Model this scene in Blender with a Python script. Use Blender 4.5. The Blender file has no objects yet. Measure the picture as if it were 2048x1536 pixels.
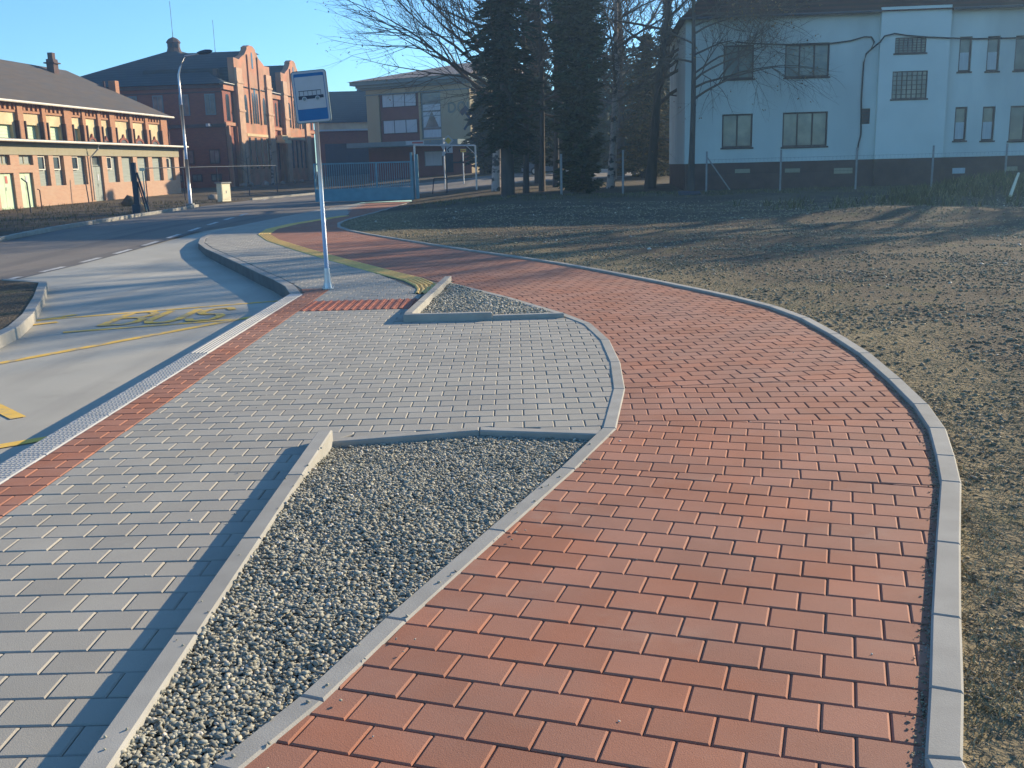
import bpy, math, random
import numpy as np
from mathutils import Vector, Matrix, noise
from mathutils.geometry import delaunay_2d_cdt
random.seed(7); rng = np.random.default_rng(7)
R = math.radians
sc = bpy.context.scene

# ------------------------------------------------------------------ camera
F, PITCH, ROLL, H = 1990.0, math.atan((768-333)/1990.0), R(1.5), 1.66
def ray(px, py):
    dx, dy = px-1024, py-768
    c, s = math.cos(ROLL), math.sin(ROLL)
    x = c*dx - s*dy; y = s*dx + c*dy
    return Vector((x, F*math.cos(PITCH)-y*math.sin(PITCH), -F*math.sin(PITCH)-y*math.cos(PITCH)))
cd = bpy.data.cameras.new('camera'); cam = bpy.data.objects.new('camera', cd)
sc.collection.objects.link(cam); sc.camera = cam
cd.sensor_width = 36; cd.lens = 36*F/2048; cd.clip_start = 0.05; cd.clip_end = 4000
fw = ray(1024, 768).normalized(); xr = (ray(1034, 768)-ray(1024, 768)).normalized(); up = xr.cross(fw)
M3 = Matrix((xr, up, -fw)).transposed()
cam.matrix_world = Matrix.Translation((0, 0, H)) @ M3.to_4x4()
# ------------------------------------------------------------------ sky, sun, exposure
SUN_AZ, SUN_EL = 39.0, 17.5
w = bpy.data.worlds.new('World'); sc.world = w; w.use_nodes = True
nt = w.node_tree; bg = nt.nodes['Background']
sky = nt.nodes.new('ShaderNodeTexSky'); sky.sky_type = 'NISHITA'; sky.sun_disc = False
sky.sun_elevation = R(SUN_EL); sky.sun_rotation = R(90-SUN_AZ)
sky.air_density = 1.0; sky.dust_density = 0.3; sky.ozone_density = 3.0; sky.altitude = 200
tint = nt.nodes.new('ShaderNodeMix'); tint.data_type = 'RGBA'; tint.blend_type = 'MULTIPLY'; tint.inputs['Factor'].default_value = 1
tint.inputs[7].default_value = (0.57, 0.87, 1.10, 1)          # white balance of the phone camera: cool sky
nt.links.new(sky.outputs[0], tint.inputs[6]); nt.links.new(tint.outputs[2], bg.inputs[0]); bg.inputs[1].default_value = 0.115
sd = bpy.data.lights.new('sun', 'SUN'); sd.energy = 4.8; sd.angle = R(0.45); sd.color = (1, 0.84, 0.61)
so = bpy.data.objects.new('sun', sd); sc.collection.objects.link(so)
sdir = Vector((math.cos(R(SUN_AZ))*math.cos(R(SUN_EL)), math.sin(R(SUN_AZ))*math.cos(R(SUN_EL)), math.sin(R(SUN_EL))))
so.rotation_euler = sdir.to_track_quat('Z', 'Y').to_euler(); so.location = (20, 10, 30)
sc.view_settings.view_transform = 'Standard'; sc.view_settings.look = 'None'
sc.view_settings.gamma = 1; sc.view_settings.exposure = 1.02

# ------------------------------------------------------------------ terrain
def S(t):
    t = max(0, min(1, t)); return t*t*(3-2*t)
def terr(x, y):
    z = 0.35*S((y-24)/20)*S((x+6)/6)
    k = 0.011 + 0.011*S((x+16)/12)
    z += k*max(0, min(y, 160)-50)
    z += 0.75*math.exp(-((x-16.5)/3.6)**2-((y-33)/2.6)**2) + 0.25*math.exp(-((x-11)/4)**2-((y-28)/1.5)**2)
    return z
def rz(x, y):                                      # roadway level
    return -0.2 + 0.17*S((y-20)/14) + terr(x, y)
def P(px, py, fn=terr):                            # the point of the terrain seen at a pixel
    d = ray(px, py); t = 0.0; p = None; step = 0.002
    t = 1.0/F
    while t < 400/F:
        p = Vector((0, 0, H)) + d*t
        if p.z <= fn(p.x, p.y): return p
        t += 0.15/F
    return p
def AT(px, py, Y):
    d = ray(px, py); t = Y/d.y
    return Vector((d.x*t, Y, H+d.z*t))

# ------------------------------------------------------------------ object helpers
C = sc.collection
def link(o, parent=None):
    C.objects.link(o)
    if parent is not None: o.parent = parent
    return o
def tag(o, label, cat, group=None):
    o['label'] = label; o['category'] = cat
    if group: o['group'] = group
    return o
def kind(o, k): o['kind'] = k; return o
def empty(name, loc, rz_=0, label=None, cat=None, group=None):
    o = bpy.data.objects.new(name, None); C.objects.link(o); o.location = loc; o.rotation_euler = (0, 0, rz_)
    o.empty_display_size = 0.2
    if label: tag(o, label, cat, group)
    return o
class MB:
    def __init__(s): s.v = []; s.f = []; s.mi = []
    def add(s, vs, fs, mi=0):
        n = len(s.v); s.v += [tuple(v) for v in vs]; s.f += [tuple(i+n for i in f) for f in fs]; s.mi += [mi]*len(fs); return s
    def box(s, x0, x1, y0, y1, z0, z1, mi=0):
        return s.add([(x0,y0,z0),(x1,y0,z0),(x1,y1,z0),(x0,y1,z0),(x0,y0,z1),(x1,y0,z1),(x1,y1,z1),(x0,y1,z1)],
                     [(0,3,2,1),(4,5,6,7),(0,1,5,4),(1,2,6,5),(2,3,7,6),(3,0,4,7)], mi)
    def quad(s, a, b, c, d, mi=0): return s.add([a, b, c, d], [(0,1,2,3)], mi)
    def prism(s, poly, z0, z1, mi=0):                # poly in xy
        n = len(poly)
        return s.add([(x,y,z0) for x,y in poly]+[(x,y,z1) for x,y in poly],
                     [tuple(range(n-1,-1,-1)), tuple(range(n,2*n))]+[(i,(i+1)%n,(i+1)%n+n,i+n) for i in range(n)], mi)
    def xzprism(s, poly, y0, y1, mi=0):              # poly in xz, extruded along y
        n = len(poly)
        return s.add([(x,y0,z) for x,z in poly]+[(x,y1,z) for x,z in poly],
                     [tuple(range(n)), tuple(range(2*n-1,n-1,-1))]+[(i,i+n,(i+1)%n+n,(i+1)%n) for i in range(n)], mi)
    def tube(s, pts, rad, n=8, mi=0, cap=True):
        pts = [Vector(p) for p in pts]
        if not isinstance(rad, (list, tuple)): rad = [rad]*len(pts)
        vs = []; fs = []
        for i, p in enumerate(pts):
            d = (pts[min(i+1,len(pts)-1)]-pts[max(i-1,0)]).normalized()
            a = d.cross(Vector((0,0,1)) if abs(d.z) < 0.9 else Vector((1,0,0))).normalized(); b = d.cross(a)
            for k in range(n):
                t = 2*math.pi*k/n; vs.append(p+(a*math.cos(t)+b*math.sin(t))*rad[i])
        for i in range(len(pts)-1):
            for k in range(n):
                fs.append((i*n+k, i*n+(k+1)%n, (i+1)*n+(k+1)%n, (i+1)*n+k))
        if cap: fs.append(tuple(range(n))); fs.append(tuple(range(len(vs)-1, len(vs)-n-1, -1)))
        return s.add(vs, fs, mi)
    def build(s, name, mats, parent=None, smooth=False):
        me = bpy.data.meshes.new(name); me.from_pydata(s.v, [], s.f); me.update()
        if not isinstance(mats, (list, tuple)): mats = [mats]
        for m in mats: me.materials.append(m)
        if len(mats) > 1: me.polygons.foreach_set('material_index', s.mi)
        if smooth: me.polygons.foreach_set('use_smooth', [True]*len(me.polygons))
        return link(bpy.data.objects.new(name, me), parent)

# ------------------------------------------------------------------ materials
MATS = {}
def mat(name, col, rough=0.85, var=0.15, scale=3.0, bump=0.0, bscale=60, col2=None, mix_scale=1.0, mix_lo=0.4, mix_hi=0.6,
        island=0.0, metal=0.0, speck=0.0, spec=0.3, bdist=0.01, island_col=None, coords='Object', extra=None, stretch=None):
    m = bpy.data.materials.new(name); m.use_nodes = True; t = m.node_tree; N = t.nodes; L = t.links
    b = N['Principled BSDF']; b.inputs['Roughness'].default_value = rough; b.inputs['Metallic'].default_value = metal
    b.inputs['Specular IOR Level'].default_value = spec
    tc = N.new('ShaderNodeTexCoord'); src = tc.outputs[coords]
    if stretch:
        mp = N.new('ShaderNodeMapping'); mp.inputs['Scale'].default_value = stretch; L.new(src, mp.inputs[0]); src = mp.outputs[0]
    def noi(sc_, det=4):
        n = N.new('ShaderNodeTexNoise'); n.inputs['Scale'].default_value = sc_; n.inputs['Detail'].default_value = det
        L.new(src, n.inputs['Vector']); return n
    rgb = N.new('ShaderNodeRGB'); rgb.outputs[0].default_value = (*col, 1); cur = rgb.outputs[0]
    def mixc(fac, a, b_, mode='MIX'):
        x = N.new('ShaderNodeMix'); x.data_type = 'RGBA'; x.blend_type = mode
        if isinstance(fac, float): x.inputs['Factor'].default_value = fac
        else: L.new(fac, x.inputs['Factor'])
        for s_, v in ((6, a), (7, b_)):
            if isinstance(v, tuple): x.inputs[s_].default_value = (*v, 1)
            else: L.new(v, x.inputs[s_])
        return x.outputs[2]
    def rng_(v, lo, hi, a=0.0, b_=1.0):
        x = N.new('ShaderNodeMapRange'); x.inputs[1].default_value = lo; x.inputs[2].default_value = hi
        x.inputs[3].default_value = a; x.inputs[4].default_value = b_; L.new(v, x.inputs[0]); return x.outputs[0]
    if col2:
        cur = mixc(rng_(noi(mix_scale, 6).outputs[0], mix_lo, mix_hi), cur, col2)
    if island:
        g = N.new('ShaderNodeNewGeometry')
        if island_col:
            cur = mixc(rng_(g.outputs['Random Per Island'], 0.55, 1.0), cur, island_col)
        ml = N.new('ShaderNodeMath'); ml.operation = 'MULTIPLY'; ml.inputs[1].default_value = 7.31; L.new(g.outputs['Random Per Island'], ml.inputs[0])
        fr = N.new('ShaderNodeMath'); fr.operation = 'FRACT'; L.new(ml.outputs[0], fr.inputs[0])
        v = rng_(fr.outputs[0], 0, 1, 1-island, 1+island)
        h = N.new('ShaderNodeHueSaturation'); L.new(v, h.inputs['Value']); L.new(cur, h.inputs['Color']); cur = h.outputs[0]
    if var:
        v = rng_(noi(scale, 8).outputs[0], 0.25, 0.75, 1-var, 1+var)
        h = N.new('ShaderNodeHueSaturation'); L.new(v, h.inputs['Value']); L.new(cur, h.inputs['Color']); cur = h.outputs[0]
    if speck:
        v = rng_(noi(bscale*3, 2).outputs[0], 0.3, 0.7, 1-speck, 1+speck)
        h = N.new('ShaderNodeHueSaturation'); L.new(v, h.inputs['Value']); L.new(cur, h.inputs['Color']); cur = h.outputs[0]
    if extra: cur = extra(N, L, src, cur, mixc, rng_, noi)
    L.new(cur, b.inputs['Base Color'])
    if bump:
        bn = N.new('ShaderNodeBump'); bn.inputs['Strength'].default_value = bump; bn.inputs['Distance'].default_value = bdist
        L.new(noi(bscale, 6).outputs[0], bn.inputs['Height']); L.new(bn.outputs[0], b.inputs['Normal'])
    MATS[name] = m; return m
def brickmat(name, c1, c2, mortar, bw=0.29, bh=0.08, var=0.25):
    def ex(N, L, src, cur, mixc, rng_, noi):
        sp = N.new('ShaderNodeSeparateXYZ'); L.new(src, sp.inputs[0])
        ad = N.new('ShaderNodeMath'); L.new(sp.outputs[0], ad.inputs[0]); L.new(sp.outputs[1], ad.inputs[1])
        cb = N.new('ShaderNodeCombineXYZ'); L.new(ad.outputs[0], cb.inputs[0]); L.new(sp.outputs[2], cb.inputs[1])
        bt = N.new('ShaderNodeTexBrick'); bt.inputs['Scale'].default_value = 1
        bt.inputs['Brick Width'].default_value = bw; bt.inputs['Row Height'].default_value = bh
        bt.inputs['Mortar Size'].default_value = 0.008
        bt.inputs['Color1'].default_value = (*c1, 1); bt.inputs['Color2'].default_value = (*c2, 1); bt.inputs['Mortar'].default_value = (*mortar, 1)
        L.new(cb.outputs[0], bt.inputs['Vector'])
        return mixc(rng_(noi(0.6, 6).outputs[0], 0.3, 0.75, 0.0, 0.35), bt.outputs[0], mortar)
    return mat(name, c1, 0.9, 0, extra=ex, bump=0.2, bscale=30)

def bloom(pale, lo=0.60, hi=0.80, k=0.6):
    def ex(N, L, src, cur, mixc, rng_, noi):
        a = rng_(noi(1.7, 5).outputs[0], lo, hi, 0, k); b = rng_(noi(14, 6).outputs[0], 0.35, 0.65)
        m_ = N.new('ShaderNodeMath'); m_.operation = 'MULTIPLY'; L.new(a, m_.inputs[0]); L.new(b, m_.inputs[1])
        return mixc(m_.outputs[0], cur, pale)
    return ex
m_redpav = mat('red_paver', (0.345, 0.136, 0.076), 0.88, 0.14, 2.0, bump=0.6, bscale=220, island=0.09, speck=0.2, bdist=0.002, col2=(0.33,0.155,0.10), mix_scale=1.3, island_col=(0.34,0.155,0.098), extra=bloom((0.40,0.25,0.175), .55, .78, .6))
m_graypav = mat('gray_paver', (0.325, 0.298, 0.246), 0.9, 0.07, 2.0, bump=0.6, bscale=220, island=0.07, speck=0.2, bdist=0.002, col2=(0.345,0.315,0.255), mix_scale=1.2, extra=bloom((0.39,0.36,0.29), .55, .75, .5))
def stains(dark, stretch_, lo=.52, hi=.72, k=.5):
    def ex(N, L, src, cur, mixc, rng_, noi):
        mp = N.new('ShaderNodeMapping'); mp.inputs['Scale'].default_value = stretch_; L.new(src, mp.inputs[0])
        n = N.new('ShaderNodeTexNoise'); n.inputs['Scale'].default_value = 1.0; n.inputs['Detail'].default_value = 7; L.new(mp.outputs[0], n.inputs['Vector'])
        c = mixc(rng_(n.outputs[0], lo, hi, 0, k), cur, dark)
        return mixc(rng_(noi(3.5, 9).outputs[0], .60, .74, 0, .35), c, dark)
    return ex
m_sand = mat('joint_sand', (0.17, 0.14, 0.105), 0.95, 0.3, 8, bump=0.6, bscale=120, bdist=0.004)
m_kerb = mat('kerb_concrete', (0.325, 0.305, 0.26), 0.9, 0.14, 5, bump=0.5, bscale=200, island=0.08, speck=0.15, bdist=0.002)
m_white_kerb = mat('platform_kerb', (0.43, 0.42, 0.39), 0.85, 0.06, 3, bump=0.3, bscale=200, island=0.03, speck=0.08, bdist=0.002)
m_bay = mat('bay_concrete', (0.43, 0.395, 0.315), 0.9, 0.10, 0.8, bump=0.35, bscale=90, speck=0.10, bdist=0.004, col2=(0.39,0.36,0.29), mix_scale=0.5, extra=stains((0.30,0.275,0.225), (2.2,.16,1)))
m_asph = mat('asphalt', (0.215, 0.180, 0.142), 0.9, 0.12, 0.7, bump=0.5, bscale=80, speck=0.2, bdist=0.006, col2=(0.185,0.16,0.13), mix_scale=0.35, extra=stains((0.11,0.10,0.09), (1.3,.05,1), .48, .62, .5))
m_yel = mat('yellow_tactile', (0.72, 0.49, 0.17), 0.85, 0.12, 4, bump=0.2, bscale=150, bdist=0.002)
def worn(N, L, src, cur, mixc, rng_, noi):
    return mixc(rng_(noi(7.0, 8).outputs[0], 0.48, 0.64, 0, 0.75), cur, (0.33, 0.30, 0.24))
m_paint = mat('yellow_paint', (0.80, 0.49, 0.09), 0.8, 0.1, 5, extra=worn)
m_wpaint = mat('white_paint', (0.55, 0.53, 0.48), 0.8, 0.1, 5, extra=worn)
def soilx(N, L, src, cur, mixc, rng_, noi):
    c = mixc(rng_(noi(0.35, 8).outputs[0], 0.42, 0.68), cur, (0.150, 0.120, 0.080))
    at_ = N.new('ShaderNodeAttribute'); at_.attribute_name = 'dry'; c = mixc(at_.outputs['Fac'], c, (0.245, 0.195, 0.112))
    c = mixc(rng_(noi(1.1, 8).outputs[0], 0.56, 0.70, 0, 0.7), c, (0.15, 0.135, 0.065))
    v = N.new('ShaderNodeTexVoronoi'); v.inputs['Scale'].default_value = 14; L.new(src, v.inputs['Vector'])
    return mixc(rng_(v.outputs['Distance'], 0.0, 0.6, 0.35, 0), c, (0.09, 0.075, 0.055))
m_soil = mat('soil', (0.105, 0.085, 0.062), 1.0, 0.45, 9, bump=1.0, bscale=26, bdist=0.05, speck=0.35, extra=soilx, spec=0.1)
m_clod = mat('clod', (0.26, 0.21, 0.145), 1.0, 0.3, 20, bump=0.7, bscale=120, bdist=0.005, island=0.45, island_col=(0.28, 0.235, 0.14), spec=0.1)
m_peb = mat('pebble', (0.265, 0.255, 0.20), 0.8, 0.2, 60, island=0.34, island_col=(0.37, 0.33, 0.24), spec=0.3)
m_peb2 = mat('pale_pebble', (0.48, 0.43, 0.35), 0.65, 0.2, 60, island=0.3)
m_under = mat('gravel_bed', (0.11, 0.11, 0.095), 1, 0.4, 40, bump=1, bscale=90, bdist=0.01)
m_steel = mat('galvanised_steel', (0.55, 0.56, 0.57), 0.42, 0.1, 6, metal=0.75, spec=0.5)
m_blue = mat('sign_blue', (0.008, 0.12, 0.29), 0.45, 0.06, 8)
m_swhite = mat('sign_white', (0.42, 0.43, 0.44), 0.5, 0.04, 8)
m_sdark = mat('sign_black', (0.02, 0.035, 0.06), 0.5, 0.05, 8)
m_grime = mat('dark_metal', (0.04, 0.05, 0.065), 0.6, 0.2, 8)
m_gate = mat('gate_blue', (0.12, 0.27, 0.33), 0.55, 0.12, 3)
m_conc = mat('post_concrete', (0.25, 0.25, 0.24), 0.9, 0.15, 6, bump=0.3, bscale=50)
m_brick2 = brickmat('beige_brick', (0.47, 0.27, 0.17), (0.42, 0.22, 0.14), (0.44, 0.34, 0.24))
m_brick = brickmat('orange_brick', (0.40, 0.16, 0.075), (0.33, 0.13, 0.065), (0.36, 0.24, 0.15))
m_redbrick = brickmat('red_brick', (0.27, 0.075, 0.04), (0.20, 0.055, 0.035), (0.22, 0.11, 0.075))
m_salmon = mat('salmon_render', (0.43, 0.19, 0.11), 0.9, 0.2, 1.0, bump=0.1, bscale=20, col2=(0.36,0.20,0.12), mix_scale=0.8)
m_cream = mat('cream_render', (0.62, 0.50, 0.29), 0.9, 0.12, 1.2, col2=(0.52,0.40,0.23), mix_scale=0.7)
m_buff = mat('buff_render', (0.44, 0.28, 0.18), 0.9, 0.2, 1.5)
m_band = mat('mossy_concrete', (0.36, 0.32, 0.22), 0.95, 0.25, 1.5, col2=(0.27,0.245,0.165), mix_scale=1.5, stretch=(2,2,0.4))
m_shut = mat('grey_green_panel', (0.26, 0.29, 0.25), 0.7, 0.15, 3, stretch=(0.3,0.3,6))
m_door = mat('pale_green_door', (0.46, 0.57, 0.38), 0.6, 0.12, 2)
m_gutter = mat('zinc_gutter', (0.62, 0.56, 0.45), 0.5, 0.15, 3)
m_glass = mat('dark_glass', (0.03, 0.04, 0.05), 0.15, 0.2, 2, spec=0.6)
m_roof1 = mat('felt_roof', (0.105, 0.083, 0.062), 0.95, 0.15, 0.8, bump=0.3, bscale=10, col2=(0.09,0.08,0.07), mix_scale=0.5, stretch=(1,3,3))
def slats(sc_, c2, lo=0.35, hi=0.5, ax='Z'):
    def ex(N, L, src, cur, mixc, rng_, noi):
        wv = N.new('ShaderNodeTexWave'); wv.wave_type = 'BANDS'; wv.bands_direction = ax; wv.inputs['Scale'].default_value = sc_
        wv.inputs['Distortion'].default_value = 0.6; L.new(src, wv.inputs['Vector'])
        return mixc(rng_(wv.outputs[0], lo, hi, 1, 0), cur, c2)
    return ex
m_slate = mat('slate_roof', (0.042, 0.058, 0.064), 0.9, 0.25, 0.8, extra=slats(1.1, (0.030,0.042,0.048)), spec=0.15)
m_tile = mat('tile_roof', (0.42, 0.30, 0.22), 0.85, 0.15, 1, extra=slats(.55, (0.14,0.10,0.08), ax='X'))
m_darkroof = mat('dark_red_roof', (0.060, 0.018, 0.016), 1.0, 0.2, 1, extra=slats(1.2, (0.035,0.014,0.014)), spec=0.05)
m_wwall = mat('white_wall', (0.56, 0.62, 0.57), 0.9, 0.07, 0.5, bump=0.15, bscale=12, col2=(0.47,0.52,0.48), mix_scale=0.45, stretch=(1,1,0.35))
m_wwall2 = mat('white_wall_bay', (0.58, 0.64, 0.59), 0.9, 0.07, 0.5)
m_plinth = mat('brown_plinth', (0.10, 0.065, 0.055), 0.95, 0.25, 2, bump=0.4, bscale=10)
m_frame = mat('dark_window_frame', (0.07, 0.05, 0.045), 0.7, 0.15, 4)
m_pane = mat('window_pane', (0.10, 0.12, 0.12), 0.12, 0.3, 1.0, spec=0.6, col2=(0.20,0.21,0.17), mix_scale=0.8)
m_curtain = mat('pale_curtain', (0.45, 0.50, 0.50), 0.8, 0.12, 3, stretch=(6,1,0.4))
m_ochre = mat('ochre_render', (0.40, 0.31, 0.18), 0.9, 0.1, 0.8, col2=(0.35,0.29,0.18), mix_scale=0.4)
m_maroon = mat('maroon_panel', (0.17, 0.065, 0.055), 0.85, 0.1, 2)
m_teal = mat('grey_teal_trim', (0.16, 0.21, 0.21), 0.8, 0.1, 2)
m_letters = mat('faded_letters', (0.19, 0.20, 0.16), 0.8, 0.1, 2)
m_bark = mat('bark', (0.075, 0.062, 0.052), 0.95, 0.35, 4, bump=0.8, bscale=14, bdist=0.03, stretch=(1,1,0.3))
m_twig = mat('twig', (0.10, 0.075, 0.058), 0.95, 0.25, 5)
m_birch = mat('birch_bark', (0.40, 0.33, 0.28), 0.9, 0.1, 3, bump=0.5, bscale=12, bdist=0.02, col2=(0.07,0.06,0.05), mix_scale=2.2, mix_lo=0.5, mix_hi=0.58, stretch=(1,1,1.6))
m_needle = mat('needles', (0.022, 0.042, 0.026), 0.9, 0.3, 1.5, island=0.4, col2=(0.04,0.045,0.022), mix_scale=0.6)
m_thuja = mat('thuja_foliage', (0.030, 0.050, 0.024), 0.9, 0.3, 1.5, island=0.45, col2=(0.06,0.055,0.025), mix_scale=0.5)
m_autumn = mat('dry_leaves', (0.22, 0.13, 0.05), 0.9, 0.3, 2, island=0.4)
m_leafy = mat('bush_foliage', (0.06, 0.055, 0.022), 0.9, 0.3, 1.5, island=0.5, island_col=(0.16,0.10,0.03))
m_grass = mat('grass_blades', (0.10, 0.095, 0.04), 0.95, 0.3, 3, island=0.4, island_col=(0.22,0.17,0.09))
m_drygrass = mat('dry_grass_blades', (0.36, 0.285, 0.16), 0.95, 0.3, 3, island=0.35, island_col=(0.25,0.24,0.11))
m_cab = mat('cabinet_cream', (0.66, 0.60, 0.42), 0.6, 0.06, 3)
m_syel = mat('sign_yellow', (0.60, 0.42, 0.08), 0.5, 0.05, 8)
m_sred = mat('sign_red', (0.42, 0.10, 0.07), 0.5, 0.05, 8)
m_cable = mat('black_cable', (0.02, 0.02, 0.022), 0.7, 0.1, 5)
m_wood = mat('weathered_wood', (0.30, 0.24, 0.17), 0.9, 0.3, 6, stretch=(1,1,6))
m_rock = mat('rubble', (0.27, 0.23, 0.19), 0.95, 0.3, 4, bump=0.8, bscale=10, bdist=0.04)

# ------------------------------------------------------------------ plan outlines (metres)
KOUT = [(0.85,-4.0),(0.98,0.5),(1.22,2.46),(1.38,2.81),(1.60,3.32),(1.91,4.02),(2.28,4.84),(2.45,5.30),(2.65,5.88),(2.80,6.50),(2.93,7.3),(3.07,8.34),(3.13,9.33),(3.15,10.36),(3.05,11.29),(2.83,12.15),(2.50,13.15),(2.04,14.41),(1.48,15.85),(0.92,17.15),(0.21,18.6),(-0.68,20.3),(-1.6,22.2),(-2.64,24.4),(-3.62,26.5),(-4.45,28.5),(-5.05,30.4),(-5.40,32.5),(-5.48,34.7),(-5.35,37.5),(-5.15,42.0),(-4.95,48.0),(-4.85,53.2)]
def off(line, d):                                  # shift a polyline to its left by d
    out = []
    for i, p in enumerate(line):
        a = Vector(line[max(i-1,0)]); b = Vector(line[min(i+1,len(line)-1)]); t = (b-a).normalized()
        out.append((p[0]-t.y*d, p[1]+t.x*d))
    return out
KC = off(KOUT, 0.05)
INR = [(-1.30,-4.0),(-1.30,1.0),(-1.22,1.62),(-0.81,2.52),(-0.63,2.90),(-0.42,3.46),(-0.05,4.37),(0.34,5.31),(0.66,6.16),(0.85,7.30),(0.93,8.34),(0.95,9.47),(0.86,10.50),(0.63,11.26),(0.0,12.85),(-0.94,14.86)]
INC = off(INR, 0.045)
YI = [(-1.02,14.82),(-1.82,16.42),(-3.02,19.0),(-4.36,22.0),(-5.75,25.3),(-6.60,27.9),(-6.95,30.3),(-6.85,33.0),(-6.45,35.4),(-5.95,38.0)]
YO = off(YI, 0.34); YO[0] = (-1.30,14.0); YO.insert(0, (-1.30,13.5))
KCV = [(-3.06,13.85),(-3.36,14.87),(-3.78,15.92),(-4.25,16.95),(-5.05,18.78),(-6.06,21.03),(-6.96,23.02),(-7.72,24.98),(-8.25,26.9),(-8.62,29.2),(-8.80,32.7),(-8.66,38.1),(-8.37,45.1),(-7.6,52.6)]
def inpoly(x, y, poly):
    c = False; j = len(poly)-1
    for i in range(len(poly)):
        xi, yi = poly[i]; xj, yj = poly[j]
        if (yi > y) != (yj > y) and x < (xj-xi)*(y-yi)/(yj-yi)+xi: c = not c
        j = i
    return c
def area(p): return sum(p[i][0]*p[(i+1)%len(p)][1]-p[(i+1)%len(p)][0]*p[i][1] for i in range(len(p)))/2
def ccw(p): return list(p) if area(p) > 0 else list(p)[::-1]

# ------------------------------------------------------------------ paving
def clip_half(poly, a, b):                         # keep what is left of a->b
    nx, ny = -(b[1]-a[1]), b[0]-a[0]; out = []
    for i in range(len(poly)):
        p, q = poly[i], poly[(i+1)%len(poly)]
        dp = (p[0]-a[0])*nx+(p[1]-a[1])*ny; dq = (q[0]-a[0])*nx+(q[1]-a[1])*ny
        if dp >= 0: out.append(p)
        if (dp >= 0) != (dq >= 0):
            t = dp/(dp-dq); out.append((p[0]+(q[0]-p[0])*t, p[1]+(q[1]-p[1])*t))
    return out
def seg_hits(poly, a, b):
    """does the segment a-b pass through the convex polygon (ccw)"""
    t0, t1 = 0.0, 1.0; dx, dy = b[0]-a[0], b[1]-a[1]
    for i in range(len(poly)):
        p, q = poly[i], poly[(i+1)%len(poly)]
        nx, ny = -(q[1]-p[1]), q[0]-p[0]
        da = (a[0]-p[0])*nx+(a[1]-p[1])*ny; dd = dx*nx+dy*ny
        if abs(dd) < 1e-12:
            if da < 0: return False
        else:
            t = -da/dd
            if dd > 0: t0 = max(t0, t)
            else: t1 = min(t1, t)
    return t1-t0 > 1e-4
def inset(poly, d):
    out = []; n = len(poly)
    for i in range(n):
        p0, p1, p2 = Vector(poly[i-1]), Vector(poly[i]), Vector(poly[(i+1)%n])
        e1 = (p1-p0).normalized(); e2 = (p2-p1).normalized()
        n1 = Vector((-e1.y, e1.x)); n2 = Vector((-e2.y, e2.x))
        k = 1+n1.dot(n2)
        if k < 0.2: return None
        m = (n1+n2)/k
        out.append((p1.x+m.x*d, p1.y+m.y*d))
    return out
def paver_poly(m, poly, z, gap=0.0022, ch=0.0062, drop=0.0048):
    pl = []
    for p in poly:
        if not pl or (abs(p[0]-pl[-1][0])+abs(p[1]-pl[-1][1])) > 0.004: pl.append(p)
    if len(pl) > 2 and abs(pl[0][0]-pl[-1][0])+abs(pl[0][1]-pl[-1][1]) < 0.004: pl.pop()
    if len(pl) < 3 or area(pl) < 0.0016: return
    o = inset(pl, gap); i = inset(pl, gap+ch)
    if not o or not i or area(i) < 0.0006: return
    n = len(pl); tz = z+random.uniform(-0.0012, 0.0012)
    tx, ty = random.uniform(-.004, .004), random.uniform(-.004, .004); cx, cy = pl[0]
    zz = lambda p: tz+(p[0]-cx)*tx+(p[1]-cy)*ty
    vs = [(x,y,zz((x,y))) for x,y in i]+[(x,y,zz((x,y))-drop) for x,y in o]+[(x,y,z-0.03) for x,y in o]
    fs = [tuple(range(n))]
    for k in range(n):
        l = (k+1)%n
        fs.append((k, k+n, l+n, l)); fs.append((k+n, k+2*n, l+2*n, l+n))
    m.add(vs, fs)
def pave(m, region, ang, origin, w_=0.2, d_=0.165, z=0.0, half=(), bounds=None):
    """running bond rows inside region, further limited by half planes (a,b): keep left"""
    reg = ccw(region); ca, sa = math.cos(ang), math.sin(ang)
    ex = [((x-origin[0])*ca+(y-origin[1])*sa, -(x-origin[0])*sa+(y-origin[1])*ca) for x, y in reg]
    i0, i1 = int(min(e[0] for e in ex)/w_)-2, int(max(e[0] for e in ex)/w_)+2
    j0, j1 = int(min(e[1] for e in ex)/d_)-1, int(max(e[1] for e in ex)/d_)+1
    edges = [(reg[k], reg[(k+1)%len(reg)]) for k in range(len(reg))]
    eb = [(min(a[0],b[0]),max(a[0],b[0]),min(a[1],b[1]),max(a[1],b[1])) for a,b in edges]
    W = lambda u, v: (origin[0]+u*ca-v*sa, origin[1]+u*sa+v*ca)
    for j in range(j0, j1+1):
        sh = 0.5*(j % 2)
        for i in range(i0, i1+1):
            u = (i+sh)*w_; v = j*d_
            cx, cy = W(u+w_/2, v+d_/2)
            if bounds and not (bounds[0] < cx < bounds[1] and bounds[2] < cy < bounds[3]): continue
            if cy < 0.6: continue
            q = [W(u,v), W(u+w_,v), W(u+w_,v+d_), W(u,v+d_)]
            for a, b in half:
                q = clip_half(q, a, b)
                if len(q) < 3: break
            if len(q) < 3: continue
            hit = False
            for (a, b), e in zip(edges, eb):
                if e[1] < cx-.14 or e[0] > cx+.14 or e[3] < cy-.14 or e[2] > cy+.14: continue
                if seg_hits(q, a, b):
                    hit = True; q = clip_half(q, a, b)
                    if len(q) < 3: break
            if len(q) < 3: continue
            if not hit and not inpoly(cx, cy, reg): continue
            if hit:
                gx = sum(p[0] for p in q)/len(q); gy = sum(p[1] for p in q)/len(q)
                if not inpoly(gx, gy, reg): continue
            paver_poly(m, q, z)
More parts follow.
